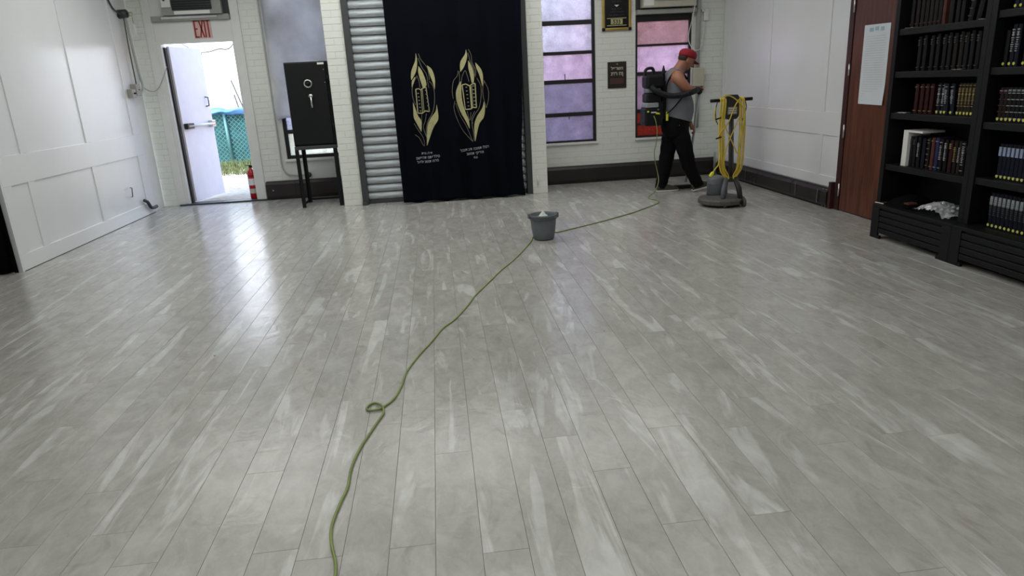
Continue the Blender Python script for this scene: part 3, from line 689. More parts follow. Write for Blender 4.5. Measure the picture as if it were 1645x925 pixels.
# ================================================================== EXIT SIGN, AC UNITS
ex = thing('exit_sign', 'pinkish EXIT sign with tall red letters above the open door', 'sign', (-3.1, YL-.003, 2.43))
sx0, sx1, sz0, sz1 = -3.222, -2.980, 2.298, 2.545
MB().box(sx0, sx1, YL-.006, YL-.0005, sz0, sz1).build('plate', 'pinkw', ex)
def bar(mb, u0, v0, u1, v1, w):
    a = Vector((u0, v0)); b_ = Vector((u1, v1)); d = (b_-a).normalized(); n = Vector((-d.y, d.x))*w/2
    mb.prism([tuple(a+n), tuple(b_+n), tuple(b_-n), tuple(a-n)], 0, .003, lambda u, v, w_: Vector((u, YL-.007-w_, v)))
def letter(segs, w=.019):
    mb = MB()
    for s_ in segs: bar(mb, *s_, w)
    mb.build('letter', 'red', ex)
a, b_ = sz0+.018, sz1-.018; mz = (a+b_)/2; u = sx0+.022
letter([(u, a-.008, u, b_+.008), (u, b_, u+.048, b_), (u, mz, u+.036, mz), (u, a, u+.048, a)])
letter([(u+.062, a-.006, u+.114, b_+.006), (u+.114, a-.006, u+.062, b_+.006)])
letter([(u+.136, a-.008, u+.136, b_+.008)])
letter([(u+.152, b_, u+.208, b_), (u+.180, a-.008, u+.180, b_)])
ac = thing('air_conditioner', 'through-wall air conditioner with charcoal grille above the exit door', 'air conditioner', (-3.2, YL-.05, 2.6))
MB().box(-3.74, -2.71, YL-.06, YL+.05, 2.53, 2.60).build('support_rail', 'acgrille', ac, bevel=.004)
MB().box(-3.60, -2.86, YL-.075, YL-.06, 2.555, 2.585).build('rail_edge', 'silver', ac)
MB().box(-3.56, -2.78, YL-.11, YL+.3, 2.60, 3.04).build('body', 'acgrille', ac, bevel=.006)
MB().box(-3.42, -2.90, YL-.125, YL-.11, 2.66, 3.0).build('grille', 'dkgrille', ac)
for k in range(11): MB().box(-3.41, -2.91, YL-.131, YL-.125, 2.672+.03*k, 2.680+.03*k).build('louvre', 'black', ac)
MB().box(-3.55, -3.43, YL-.128, YL-.11, 2.70, 3.0).build('control_panel', 'white', ac, bevel=.003)
for k in range(3): MB().cyl((-3.505, YL-.128, 2.79+.06*k), (-3.505, YL-.136, 2.79+.06*k), .014, 12).build('knob', 'dkgrey', ac)
MB().box(-3.40, -2.93, YL-.13, YL-.11, 2.605, 2.65).build('front_tray', 'white', ac, bevel=.005)
MB().box(-2.78, -2.705, YL-.03, YL+.05, 2.60, 3.04).build('filler', 'dkgrille', ac)
MB().box(-3.75, -3.56, YL-.01, YL+.05, 2.60, 3.05).build('filler', 'trimw', ac)
a2 = thing('air_conditioner', 'beige window air conditioner above the right window', 'air conditioner', (3.4, YR-.05, 2.4))
MB().box(2.94, 3.80, YR-.10, YR+.03, 2.315, 2.375).build('support_rail', 'acgrille', a2, bevel=.004)
MB().box(3.00, 3.775, YR-.16, YR+.25, 2.395, 2.86).build('body', 'beige', a2, bevel=.008)
MB().box(3.015, 3.155, YR-.166, YR-.16, 2.42, 2.80).build('control_panel', 'white', a2)
for k in range(3): MB().box(3.055, 3.115, YR-.168, YR-.166, 2.50+.03*k, 2.507+.03*k).build('panel_print', 'acgrille', a2)
for k in range(8): MB().box(3.17, 3.76, YR-.172, YR-.16, 2.475+.04*k, 2.497+.04*k).build('louvre', 'acgrille', a2, bevel=.002)
MB().box(2.945, 2.975, YR-.05, YR+.03, 2.375, 2.95).build('filler', 'dkgrille', a2)

# ================================================================== WALL ITEMS, BACK RIGHT
gp = thing('framed_plaque', 'black memorial plaque in a gold frame high between the two right windows', 'plaque', (2.66, YR, 2.3))
g0, g1, gz0, gz1 = 2.452, 2.868, 2.122, 2.572
MB().box(g0+.02, g1-.02, YR-.022, YR-.002, gz0+.02, gz1-.02).build('board', 'plqb', gp)
for a in ((g0, g0+.036, gz0, gz1), (g1-.036, g1, gz0, gz1), (g0+.036, g1-.036, gz0, gz0+.036), (g0+.036, g1-.036, gz1-.036, gz1)): MB().box(a[0], a[1], YR-.038, YR-.003, a[2], a[3]).build('frame_rail', 'goldm', gp, bevel=.008)
for cx, cz in ((g0+.018, gz0+.018), (g1-.018, gz0+.018), (g0+.018, gz1-.018), (g1-.018, gz1-.018)): MB().box(cx-.021, cx+.021, YR-.042, YR-.002, cz-.021, cz+.021).build('corner_cap', 'black', gp, bevel=.005)
gc = (g0+g1)/2
MB().prism([(gc-.035, 2.46), (gc+.035, 2.46), (gc, 2.435)], 0, .002, lambda u, v, w: Vector((u, YR-.023-w, v))).build('emblem', 'white', gp)
MB().box(gc-.085, gc+.085, YR-.026, YR-.022, 2.205, 2.275).build('number_plate', 'gold', gp)
for zz in (2.19, 2.285): MB().box(gc-.14, gc+.14, YR-.025, YR-.022, zz-.005, zz+.005).build('rule', 'gold', gp)
text_on('lettering', '533', .075, lambda u, v, w: Vector((gc+u, YR-.0275-w, 2.213+v)), 'plqb', gp, .001)
for i, (t_, z_, s_) in enumerate((('לזכר עולם', 2.495, .034), ('נשמת הורינו', 2.40, .03), ('היקרים והאהובים', 2.36, .028), ('תהא נשמתם צרורה', 2.32, .028))):
    text_on('lettering', t_, s_, lambda u, v, w: Vector((gc+u, YR-.0235-w, z_+v)), 'dkgrey', gp)
pq = thing('wall_plaque', 'small dark brown plaque with pale lettering below the gold framed one', 'plaque', (2.66, YR, 1.5))
MB().box(2.525, 2.800, YR-.018, YR-.002, 1.335, 1.70).build('board', 'plqbr', pq, bevel=.004)
MB().box(2.56, 2.765, YR-.021, YR-.018, 1.395, 1.475).build('name_plate', 'plqred', pq)
for t_, z_, s_, bo in (('יד', 1.655, .034, .0004), ('לפרשה', 1.59, .06, .001), ('גדר חן', 1.515, .07, .0016)):
    text_on('lettering', t_, s_, lambda u, v, w: Vector((2.662+u, YR-.0185-w, z_+v)), 'beige', pq, bo)
o = MB().tube([(3.85, YR-.035, CEIL-.02), (3.85, YR-.035, 1.56)], .032, 12).build('conduit_pipe', 'pipe', smooth=True)
tag(o, 'thick painted conduit running down the back wall to the beige box', 'conduit')
bx = thing('wall_box', 'beige wall box at face height behind the man', 'wall box', (3.86, YR, 1.45))
MB().box(3.775, 3.935, YR-.11, YR-.004, 1.30, 1.56).build('case', 'beige', bx, bevel=.012)
MB().box(3.79, 3.92, YR-.095, YR-.02, 1.262, 1.30).build('lower_lip', 'dkgrey', bx, bevel=.004)
o = MB().tube([(3.865, YR-.035, 1.262), (3.865, YR-.035, .72), (3.865, YR-.035, .705)], [.026, .026, .018], 12).build('conduit_stub', 'pipedk', smooth=True)
tag(o, 'grey pipe stub hanging below the beige wall box', 'pipe')
al = thing('alarm_sensor', 'small white alarm box high on the back wall near the right corner', 'sensor', (3.97, YR, 2.28))
MB().box(3.93, 4.0, YR-.04, YR-.002, 2.20, 2.36).build('case', 'white', al, bevel=.005)
MB().cyl((3.92, YR-.05, 2.335), (3.92, YR-.01, 2.335), .022, 12).build('lens', 'white', al, smooth=True)
o = MB().tube(catmull([(3.745, YR-.17, 2.40), (3.735, YR-.12, 2.25), (3.70, YR-.06, 2.0), (3.745, YR-.05, 1.86), (3.82, YR-.09, 1.80), (3.90, YR-.05, 1.86), (3.935, YR-.03, 2.05), (3.945, YR-.03, 2.19)]), .006, 6).build('white_cable', 'white', smooth=True)
tag(o, 'thin white cable looping from the right air conditioner to the alarm box', 'cable')
o = MB().cyl((4.13, YR-.11, .02), (4.13, YR-.11, .34), .014, 10).build('corner_pipe', 'greybox', smooth=True)
tag(o, 'short grey pipe standing at the heater in the right corner', 'pipe')
q = at(864, 290, 1, 9.36)
o = MB().cyl((q.x, 9.36, .12), (q.x, 9.36, .25), .009, 8).build('curtain_weight', 'white', smooth=True)
tag(o, 'small white bolt on the low front of the right brick pier', 'bolt')

# ================================================================== DOOR 2 (wooden) with paper
d2 = sempty('door_2')
MB().box(RX-.03, RX+.02, 6.852, 6.93, 0, 2.25).build('casing', 'dkwood', d2, bevel=.003)
MB().box(RX-.0, RX+.03, 6.832, 6.852, 0, 2.2).build('jamb', 'dkwood', d2)
MB().box(RX-.03, RX+.02, 5.88, 6.93, 2.25, 2.33).build('casing', 'dkwood', d2, bevel=.003)
lf = MB().box(RX-.028, RX+.016, 5.89, 6.832, .012, 2.245).build('door_leaf', 'wood', d2, bevel=.003)
for za, zb in ((1.985, 2.13), (1.385, 1.50), (.765, .90), (.155, .29)):
    MB().cyl((RX-.040, 6.842, za), (RX-.040, 6.842, zb), .010, 10).build('hinge', 'silver', lf, smooth=True)
pa = thing('paper_sheet', 'tall white paper schedule with a pale blue heading taped to the wooden door', 'paper', (RX-.03, 6.45, 1.5))
P = []
for i in range(13):
    z = 1.115+.735*i/12
    P.append([(RX-.031-.012*max(0, 1-i/3)*(j/8)-.0006*math.sin(j), 6.655-.40*j/8, z-.006*(j/8)) for j in range(9)])
MB().grid(P).build('sheet', 'paper', pa, solid=.0006)
for k in range(3): MB().box(RX-.0335, RX-.0325, 6.35+.08*k, 6.40+.085*k, 1.785+.006*(k % 2), 1.82+.006*(k % 2)).build('heading', 'bluep', pa)
for k in range(26): MB().box(RX-.0333, RX-.0325, 6.30, 6.61, 1.74-.022*k, 1.743-.022*k).build('text_line', 'greyp', pa)

# ================================================================== BOOKCASES
BXF = 3.90
def bookcase(y1, label, shelves):
    y0 = y1-1.045; o = thing('bookcase', label, 'bookcase', (4.05, (y0+y1)/2, 0))
    top = 2.62; g = .0008
    for a, b in ((y1-.052, y1-g), (y0+g, y0+.052)): MB().box(BXF, RX+.012, a, b, .30, top).build('side_panel', 'blackw', o, bevel=.003)
    MB().box(RX-.006, RX+.012, y0+.052, y1-.052, .30, top).build('back_panel', 'blackw', o)
    MB().box(BXF, RX+.012, y0+.052, y1-.052, top-.05, top).build('top_panel', 'blackw', o)
    for z in shelves: MB().box(BXF+.012, RX-.006, y0+.052, y1-.052, z-.05, z).build('shelf', 'blackw', o, bevel=.003)
    ya, yb = y0+g, (y1-g if y1 < 5.6 else y1-.07)
    BX = 3.82
    MB().box(BX, RX+.012, ya, yb, .272, .30).build('plinth_top', 'blackw', o, bevel=.003)
    MB().box(BX+.02, RX+.012, ya+.01, yb-.01, .05, .272).build('plinth_box', 'blackw', o)
    for a, b in ((yb-.10, yb), (ya, ya+.10)): MB().box(BX, BX+.02, a, b, 0, .272).build('plinth_post', 'blackw', o, bevel=.003)
    for k in range(4):
        zc = .050+.053*k; MB().box(BX+.004, BX+.02, ya+.10, yb-.10, zc, zc+.045).build('plinth_slat', 'blackw', o, bevel=.005)
    for a in (yb-.13, ya+.10): MB().box(BX+.001, BX+.02, a, a+.03, .0, .03).build('plinth_foot', 'blackw', o)
    return o, y0+.052, y1-.052
SH1 = [.642, 1.078, 1.416, 1.755]; SH2 = [.655, 1.052, 1.425, 1.80]
bookcase(5.735, 'black bookcase beside the wooden door, holding a clear plastic bag at its bottom', SH1)
bookcase(4.69, 'black bookcase at the right edge of the photo with yellow dotted books', SH2)
BC = {'dark': (17, 17, 20), 'brown': (28, 20, 20), 'maroon': (48, 14, 18), 'navy': (14, 17, 34), 'gilt': (40, 32, 22), 'tan': (84, 48, 44), 'violet': (42, 44, 84), 'black': (10, 10, 13), 'bluetop': (10, 14, 32)}
for k, c in BC.items(): X['bk_'+k] = mat('book_'+k, c, .5, var=.18, vs=18, bump=.2, bs=70, spec=.25)
X['pages'] = mat('page_block', (176, 166, 142), .8)
X['giltm'] = mat('gilt_lettering', (150, 132, 84), .45, metal=.3)
X['silm'] = mat('silver_lettering', (148, 150, 152), .45)
X['ydot'] = mat('yellow_dot_sticker', (212, 214, 96), .5)
X['bluel'] = mat('pale_blue_spine_label', (140, 152, 186), .5)
X['greyl'] = mat('pale_grey_spine_label', (150, 156, 160), .5)
BM = {}; GC = {}
ORD = ['leftmost', 'second', 'third', 'fourth', 'fifth', 'sixth', 'seventh', 'eighth', 'ninth', 'tenth', 'eleventh', 'twelfth', 'thirteenth', 'fourteenth', 'fifteenth', 'sixteenth']
def bookmesh(t, h, kind):
    key = (kind, round(t, 3), round(h, 3))
    if key in BM: return BM[key]
    t, h = key[1], key[2]; d = .19; mb = MB()
    if kind == 'cover':
        n = 5; sp = [(-.010*math.cos(PI*(k/n-.5)), -t/2+t*k/n) for k in range(n+1)]
        out = sp+[(d, t/2), (d, t/2-.003), (.006, t/2-.003), (.006, -t/2+.003), (d, -t/2+.003), (d, -t/2)]
        mb.prism(out, 0, h, lambda u, v, w: Vector((u, v, w)))
    elif kind == 'pages': mb.box(.008, d-.006, -t/2+.0035, t/2-.0035, .004, h-.005)
    elif kind.startswith('band'):
        for z in {'band5': (.12, .3, .48, .66, .84, .93), 'band2': (.1, .9)}.get(kind, (.5,)): mb.box(-.0118, -.004, -t/2+.004, t/2-.004, h*z-.0025, h*z+.0025)
    elif kind == 'title':
        r = random.Random(int(t*1e4+h*1e4))
        for k in range(9):
            z = h*(.36+.052*k); w = t*r.uniform(.15, .34); mb.box(-.0122, -.004, -w, w, z, z+.007)
    elif kind == 'titles':
        for k in range(3): mb.box(-.0122, -.004, -t*.28, t*.28, h*(.86-.06*k), h*(.86-.06*k)+.009)
    elif kind == 'toplabel': mb.box(-.0122, -.004, -t*.34, t*.34, h*.66, h*.90)
    elif kind == 'dot': mb.lathe([(.0001, 0), (.0105, 0), (.0105, .0015), (.0001, .0015)], 12, Matrix.Translation(Vector((-.0105, 0, .02))) @ Matrix.Rotation(-PI/2, 4, 'Y'))
    BM[key] = mb.mesh(kind); return BM[key]
bm_cache = {}
def mm(t, h, kind, m):
    k = (round(t, 3), round(h, 3), kind, m)
    if k not in bm_cache: me = bookmesh(t, h, kind).copy(); me.materials.clear(); me.materials.append(X[m]); bm_cache[k] = me
    return bm_cache[k]
def book(y, z, t, h, color, deco, label, group, lean=0, xf=None):
    xf = xf or BXF+.075
    o = bpy.data.objects.new('book', None); COL.objects.link(o); o.empty_display_size = .05
    o.location = (xf, y, z+abs(math.sin(lean))*t/2+.001); o.rotation_euler = (lean, 0, 0)
    if group:
        k = GC.get(label, 0); GC[label] = k+1
        if '%' in label: label = label.replace('%', ORD[k])
    tag(o, label, 'book', group)
    o['group'] = group if group else 'books'
    if not group: del o['group']
    for kind, m in [('cover', 'bk_'+color), ('pages', 'pages')]+deco:
        c = bpy.data.objects.new({'cover': 'cover', 'pages': 'pages', 'dot': 'spine_sticker', 'toplabel': 'spine_label'}.get(kind, 'spine_lettering'), mm(t, h, kind, m)); COL.objects.link(c); c.parent = o
        if c.name.startswith('spine_lettering'): c['kind'] = 'stuff'
    return o
def ypx(px, py): return at(px, py, 0, BXF+.066).y
DOT = [('dot', 'ydot')]
# bookcase 1, row A (top visible shelf)
for i, px in enumerate((1463.5, 1471.5, 1479, 1486, 1493, 1500, 1507)):
    book(ypx(px, 35), SH1[3], .038, .29, 'brown' if i % 3 else 'dark', [('band2', 'bk_tan')], '% of seven worn dark books from the left on the top visible shelf', 'worn dark books on the top visible shelf')
book(ypx(1513.5, 35), SH1[3], .03, .30, 'tan', [], 'tan edged worn book, middle of the topmost visible shelf', None)
for i, (px, ln) in enumerate(((1525, .02), (1535.5, .03), (1543.5, .05))):
    book(ypx(px, 32), SH1[3], .044 if i == 0 else .036, .30, 'dark', [('titles', 'silm')], ['thick plain black book right of the tan edged one on the top visible shelf', 'black book with silver marks, second right of the tan edged book', 'black book with silver marks just left of the leaning books'][i], None, 0)
book(ypx(1557, 30), SH1[3], .046, .29, 'dark', [('band5', 'dkgrey')], 'leaning black book with scuffed spine, left of the last leaning one on the top shelf', None, .12)
book(ypx(1570, 30), SH1[3], .046, .27, 'dark', [('titles', 'greyl')], 'rightmost leaning black book with grey marks on the top visible shelf', None, .17)
# row B
for i, px in enumerate((1472, 1480.5, 1492, 1501, 1511.5, 1519.5, 1528.5, 1538, 1546, 1555, 1565)):
    book(ypx(px, 112), SH1[2], .036, .265+.008*(i % 2), 'dark' if i not in (6, 7) else 'brown', [('titles', 'dkgrey'), ('band2', 'dkgrey')], '% tall black leather book from the left on the second visible shelf', 'black leather set on the second visible shelf')
# row C
for i, px in enumerate((1467.5, 1476, 1484, 1492)):
    book(ypx(px, 182), SH1[1], .037, .235, 'maroon', [('band2', 'giltm')], '% of four maroon books from the left on the third visible shelf', 'maroon books on the third visible shelf')
for i, px in enumerate((1504, 1511)): book(ypx(px, 184), SH1[1], .031, .24, 'navy', [('title', 'silm'), ('band5', 'silm')]+DOT, '% of two upright navy yellow dotted books beside the maroon ones', 'pair of upright navy books')
for i, px in enumerate((1516.5, 1526.5)): book(ypx(px, 185), SH1[1], .038, .235, 'navy', [('title', 'silm'), ('band2', 'silm')]+DOT, ['navy book with silver title, tilted, left one of the tilted pair', 'navy book with silver title, tilted, touching the gold ruled set'][i], None, -.07)
for i, px in enumerate((1536.5, 1542, 1547.8, 1553.2, 1559)): book(ypx(px, 187), SH1[1], .0285, .24, 'gilt', [('band5', 'giltm'), ('title', 'giltm')]+DOT, '% of five gold ruled brown books from the left with yellow dots', 'gold ruled set on the third visible shelf')
# row D
ws = thing('white_slipcase', 'white box sleeve standing at the left end of the fourth visible shelf', 'box', (3.98, 5.45, SH1[0]))
yA, yB = at(1446.5, 262, 0, BXF+.04).y, at(1454, 262, 0, BXF+.04).y
MB().box(BXF+.04, BXF+.24, yB, yA, SH1[0]+.001, SH1[0]+.30).build('side', 'white', ws, bevel=.002)
MB().box(BXF+.04, BXF+.24, yB-.17, yB, SH1[0]+.283, SH1[0]+.30).build('top_flap', 'white', ws, bevel=.002)
rowD = [(1459.8, .030, .25, 'dark', [('titles', 'dkgrey')], 'black book just inside the white sleeve'), (1465, .032, .25, 'dark', [('titles', 'dkgrey')], 'second black book beside the white sleeve'),
        (1472, .032, .25, 'black', [('title', 'silm')], 'black book with silver lettering, third from the white sleeve'), (1479.5, .036, .24, 'navy', [], 'plain navy book before the brown ones on the fourth visible shelf'),
        (1487.5, .028, .25, 'brown', [('band5', 'giltm')], 'slim brown book with gilt bands beside the plain navy one'), (1494, .032, .255, 'tan', [('band2', 'giltm')], 'rose brown book left of the violet blue one'),
        (1501, .032, .255, 'violet', [('band2', 'silm')], 'violet blue book in the middle of the fourth visible shelf'), (1508, .033, .25, 'black', [('title', 'silm'), ('band2', 'silm')], 'black book with silver title just right of the violet blue one'),
        (1515.5, .033, .25, 'black', [('title', 'silm'), ('titles', 'silm')], 'black book with silver title, left of the maroon one on the fourth shelf'), (1523.5, .034, .25, 'maroon', [('titles', 'giltm')], 'maroon book among black ones on the fourth visible shelf'),
        (1531, .032, .25, 'brown', [('title', 'giltm')], 'brown book with gilt title right of the maroon one, fourth shelf'), (1538, .030, .25, 'gilt', [('title', 'silm')], 'dark brown book with pale title, third from the right end of the fourth shelf'),
        (1544.5, .032, .25, 'black', [('title', 'silm'), ('band5', 'silm')], 'black book with dense silver lettering, second from the right end of the fourth shelf'), (1551.5, .026, .24, 'dark', [('titles', 'dkgrey')], 'dull dark book at the right end of the fourth visible shelf')]
for px, t, h, c, dc, lb in rowD: book(ypx(px, 262), SH1[0], t, h, c, dc, lb, 'mixed books on the fourth visible shelf')
# small items and the bag on the bottom
o = MB().box(BXF+.012, BXF+.05, at(1575.5, 110, 0, BXF+.02).y-.012, at(1575.5, 110, 0, BXF+.02).y+.012, SH1[2], SH1[2]+.055).build('white_card', 'white')
tag(o, 'small white card standing at the right end of the second visible shelf', 'card')
for px, py, z, w, nm, lb in ((1461, 45, SH1[3], .045, 'paper_scrap', 'thin white slip at the left end of the top visible shelf'), (1447, 183, SH1[1], .05, 'paper_scrap', 'white paper slip at the left end of the third visible shelf'), (1535.5, 114, SH1[2], .04, 'paper_scrap', 'tan paper scrap under the black leather books on the second visible shelf'), (1576, 37, SH1[3], .02, 'paper_scrap', 'crumpled white scrap at the right end of the top visible shelf')):
    q = at(px, py, 0, BXF+.03)
    mb = MB(); mb.grid([[(BXF+.02+.03*i, q.y-w+2*w*j/5, z+.002+.004*abs(math.sin(j*2+i))) for j in range(6)] for i in range(3)])
    tag(mb.build(nm, 'beige' if 'tan' in lb else 'white', solid=.0008), lb, 'paper')
bgx = thing('plastic_bag', 'crinkled clear plastic bag on the bottom of the left bookcase', 'bag', (3.96, 5.0, .30))
rb = random.Random(5); P = []
ya, yb = at(1470, 335, 0, 3.9).y, at(1529, 335, 0, 3.9).y
for i in range(11):
    row = []
    for j in range(25):
        u, v = j/24, i/10
        hgt = (.03+.10*math.sin(PI*min(1, u*1.15))*(.4+.6*u))*math.sin(PI*(.12+.76*v))**.6
        row.append((3.865+.24*v+rb.uniform(-.006, .006), ya+(yb-ya)*u, .303+max(.003, hgt+rb.uniform(-.014, .014))))
    P.append(row)
MB().grid(P).build('film', 'bag', bgx)
for k in range(9):
    u = .55+.045*k; MB().sph((3.93+.03*(k % 3), ya+(yb-ya)*u, .335+.022*(k % 3)), (.018, .02, .014), 8).build('contents', 'silm', bgx, smooth=True)
bb = thing('black_holdall', 'low black cloth bundle behind the clear plastic bag', 'bag', (4.1, 5.15, .30))
P = []
for i in range(9):
    P.append([(3.90+.30*i/8, 5.62-.30*j/20, .302+.085*math.sin(PI*i/8)**.5*math.sin(PI*j/20)**.5+.008*math.sin(j*1.7+i)*(0 < i < 8)*(0 < j < 20)) for j in range(21)])
MB().grid(P).build('cloth', 'blackcloth', bb, smooth=True)
q = at(1462, 326, 2, .36)
o = MB().box(3.86, 3.94, q.y-.03, q.y+.03, .388, .402).build('tan_packet', 'bk_tan', bevel=.003); o.location.z = -.04
tag(o, 'small orange brown packet lying left of the clear plastic bag', 'packet')
q = at(1445, 323, 2, .31)
o = MB().cyl((3.85, q.y+.05, .307), (3.86, q.y-.05, .307), .004, 8).build('white_pen', 'white'); tag(o, 'white pen lying at the left end of the bottom shelf', 'pen')
# bookcase 2 rows
YS = 4.638
def ypx2(px, py): return at(px, py, 0, BXF+.066).y
for i in range(3):
    y = ypx2(1632, 4)-.045*i
    if y > 3.72: book(y, SH2[3], .036, .25, 'navy', [('title', 'silm')]+DOT, '% navy book from the left on the top visible shelf, right bookcase', 'navy books at the top right edge')
book(ypx2(1613, 92), SH2[2], .034, .24, 'black', DOT, 'plain black book with yellow dot left of the white titled pair', None)
for i in range(2): book(ypx2(1623+7.6*i, 90), SH2[2], .033, .275, 'navy', [('title', 'silm'), ('titles', 'silm')]+DOT, '% of two tall dark books with bold white titles, right bookcase', 'white titled pair')
for i in range(2):
    y = ypx2(1645, 90)-.042*i
    if y > 3.72: book(y, SH2[2], .036, .26, 'black', [('titles', 'silm')]+DOT, '% dark book from the left after the white titled pair, right bookcase', 'books at the right photo edge')
y = ypx2(1603, 186)
for i in range(11):
    if y < 3.72: break
    book(y, SH2[1], .033, .235+.0*(i > 6), 'black' if i > 2 else 'brown', [('band5', 'greyl' if i > 1 else 'bk_tan'), ('band2', 'silm')]+DOT, '% banded black book from the left, third visible shelf, right bookcase', 'banded black set'); y -= .0375
y = ypx2(1603.5, 268)
for i in range(11):
    if y < 3.72: break
    book(y, SH2[0], .032, .25, 'bluetop', [('toplabel', 'bluel'), ('titles', 'silm'), ('band2', 'silm')]+DOT, '% blue labelled navy book from the left on the right bookcase', 'blue labelled set'); y -= .0365
y = ypx2(1588.5, 352)
for i in range(13):
    if y < 3.72: break
    book(y, .30, .033, .255, 'bluetop', [('toplabel', 'greyl'), ('title', 'dkgrey')]+DOT, '% grey labelled navy book from the left on the bottom shelf', 'grey labelled set on the bottom shelf'); y -= .038

# ================================================================== BUCKET
BXc = Vector((.972, 6.535, 0))
bk = thing('bucket', 'grey plastic mop bucket standing beside the green cord', 'bucket', BXc)
TB = Matrix.Translation(BXc)
MB().lathe([(.0001, .004), (.092, .004), (.102, .014), (.113, .07), (.122, .14), (.128, .222), (.131, .228), (.137, .232), (.138, .25), (.133, .252), (.126, .248), (.124, .222), (.1, .02), (.0001, .018)], 40, TB, cap=False).build('shell', 'bucket', bk, smooth=True)
MB().lathe([(.1265, .200), (.1305, .201), (.1305, .208), (.1270, .209)], 40, TB, cap=False).build('rim_band', 'bucket', bk, smooth=True)
for s_ in (-1, 1): MB().box(BXc.x+s_*.139-.012, BXc.x+s_*.139+.012, BXc.y-.03, BXc.y+.03, .215, .262).build('ear', 'bucket', bk, bevel=.004)
MB().tube([BXc+Vector((.142*math.cos(a), -.146*math.sin(a), .222-.012*math.sin(a))) for a in [PI*k/20 for k in range(21)]], .004, 6).build('wire_handle', 'dkgrey', bk, smooth=True)
P = []; rg = random.Random(2)
for i in range(12):
    r = .092*i/11; P.append([BXc+Vector((-.0+r*math.cos(2*PI*j/24)*1.0, r*math.sin(2*PI*j/24), .285-.10*(i/11)**.8+rg.uniform(-.007, .007)*(i > 0)+.01*math.sin(j*1.3)*(i/11))) for j in range(25)])
    P[-1][-1] = P[-1][0]
o = MB().grid(P).build('cleaning_rag', 'rag', smooth=True); tag(o, 'white cleaning rag heaped in the grey bucket', 'rag')

# ================================================================== GREEN CORD
flr = [(1057, 322), (1057, 326), (1047.6, 330), (1032, 336), (1016, 341.7), (992, 348.5), (965, 356), (935, 363.5), (912, 369), (895, 373), (884, 371.5), (870, 372), (858, 378), (853.5, 387), (847, 395), (838, 405), (829, 414), (820, 422), (805, 434), (784.6, 454), (764, 474), (751, 491), (731, 512.6), (711, 527.7), (694, 548), (674, 569.6), (654, 596), (645.5, 618), (638, 633), (629.5, 643.8), (617, 653)]
loop = [(611, 656.5), (602.4, 658.4), (593, 659), (589, 655.7), (593.8, 650), (602.4, 647.2), (611, 649.7), (615.5, 655)]
tail = [(616, 663), (610, 673), (602.4, 683.8), (591.6, 700), (581.5, 715), (571, 735), (563.4, 755.7), (558.4, 782.6), (548, 805), (537, 832), (532, 852), (533, 876), (539, 903), (538.5, 925), (533, 950), (528, 985)]
cr = .0058
pts = [Vector(p) for p in ((2.735, 8.60, 1.0), (2.75, 8.56, .93), (2.765, 8.55, .80), (2.755, 8.56, .66), (2.74, 8.58, .55), (2.76, 8.60, .42), (2.79, 8.62, .32), (2.80, 8.58, .18))]
gp_ = [at(x, y, 2, cr) for x, y in flr]; mid = at(1051, 302, 1, 8.52)
pts += [Vector((mid.x, 8.50, .06)), Vector((gp_[0].x-.06, 8.36, .012))]
pts += gp_ + [at(x, y, 2, cr+(.002 if i < 6 else .008)) for i, (x, y) in enumerate(loop)] + [at(x, y, 2, cr+(.004 if i == 0 else 0)) for i, (x, y) in enumerate(tail)]
pts[10+len(flr)-1].z = cr
o = MB().tube(catmull(pts, 6), cr, 8).build('extension_cord', 'cordg', smooth=True)
tag(o, 'long green extension cord with a small loop, running across the floor to the vacuum', 'cord')

# ================================================================== FLOOR BUFFER
BC_ = Vector((3.243, 7.62, 0))
fb = thing('floor_buffer', 'grey upright floor buffer wound with yellow cord near the right wall', 'floor buffer', BC_)
T = Matrix.Translation(BC_)
MB().lathe([(.20, .004), (.215, .012), (.215, .03), (.20, .034)], 36, T).build('pad', 'heatslot', fb, smooth=True)
MB().lathe([(.25, .028), (.266, .034), (.268, .075), (.256, .092), (.14, .118), (.06, .13)], 14, T @ Matrix.Rotation(.2, 4, 'Z')).build('deck', 'bufb', fb, bevel=.006)
mt = BC_+Vector((-.035, .05, 0))
MB().lathe([(.118, .10), (.116, .22), (.113, .30), (.098, .325), (.04, .335), (.0001, .336)], 28, Matrix.Translation(mt)).build('motor', 'bufg', fb, smooth=True)
for k in range(10):
    a = PI*1.05+k*.17; MB().box(-.004, .004, .113, .121, .14, .25, Matrix.Translation(mt) @ Matrix.Rotation(a-PI/2, 4, 'Z')).build('motor_rib', 'bufg', fb)
for s_ in (-1, 1):
    a = BC_+Vector((.06+s_*.045, -.10, .33)); b_ = BC_+Vector((.05+s_*.105, -.17, .09))
    MB().tube([a, (a+b_)/2+Vector((s_*.012, -.01, 0)), b_], [.034, .044, .038], 8, flat=.7).build('yoke_arm', 'bufg' if s_ < 0 else 'bufd', fb, smooth=True)
MB().cyl(BC_+Vector((-.04, -.205, .055)), BC_+Vector((.155, -.205, .055)), .03, 14).build('axle_housing', 'bufd', fb, smooth=True)
for s_ in (-.065, .165): MB().cyl(BC_+Vector((s_, -.205, .05)), BC_+Vector((s_+.03, -.205, .05)), .05, 20).build('wheel', 'bufb', fb, bevel=.006)
hb = BC_+Vector((.055, -.10, .28)); ht = Vector((3.292, 7.56, 1.185))
MB().cyl(hb, ht-Vector((0, 0, .16)), .022, 14).build('handle_tube', 'bufd', fb, smooth=True)
MB().cyl(hb+Vector((.035, .02, 0)), ht+Vector((.03, .02, -.2)), .014, 10).build('brace_tube', 'bufg', fb, smooth=True)
MB().box(-.045, .065, -.03, .03, .0, .06, Matrix.Translation(hb)).build('pivot_block', 'bufd', fb, bevel=.01)
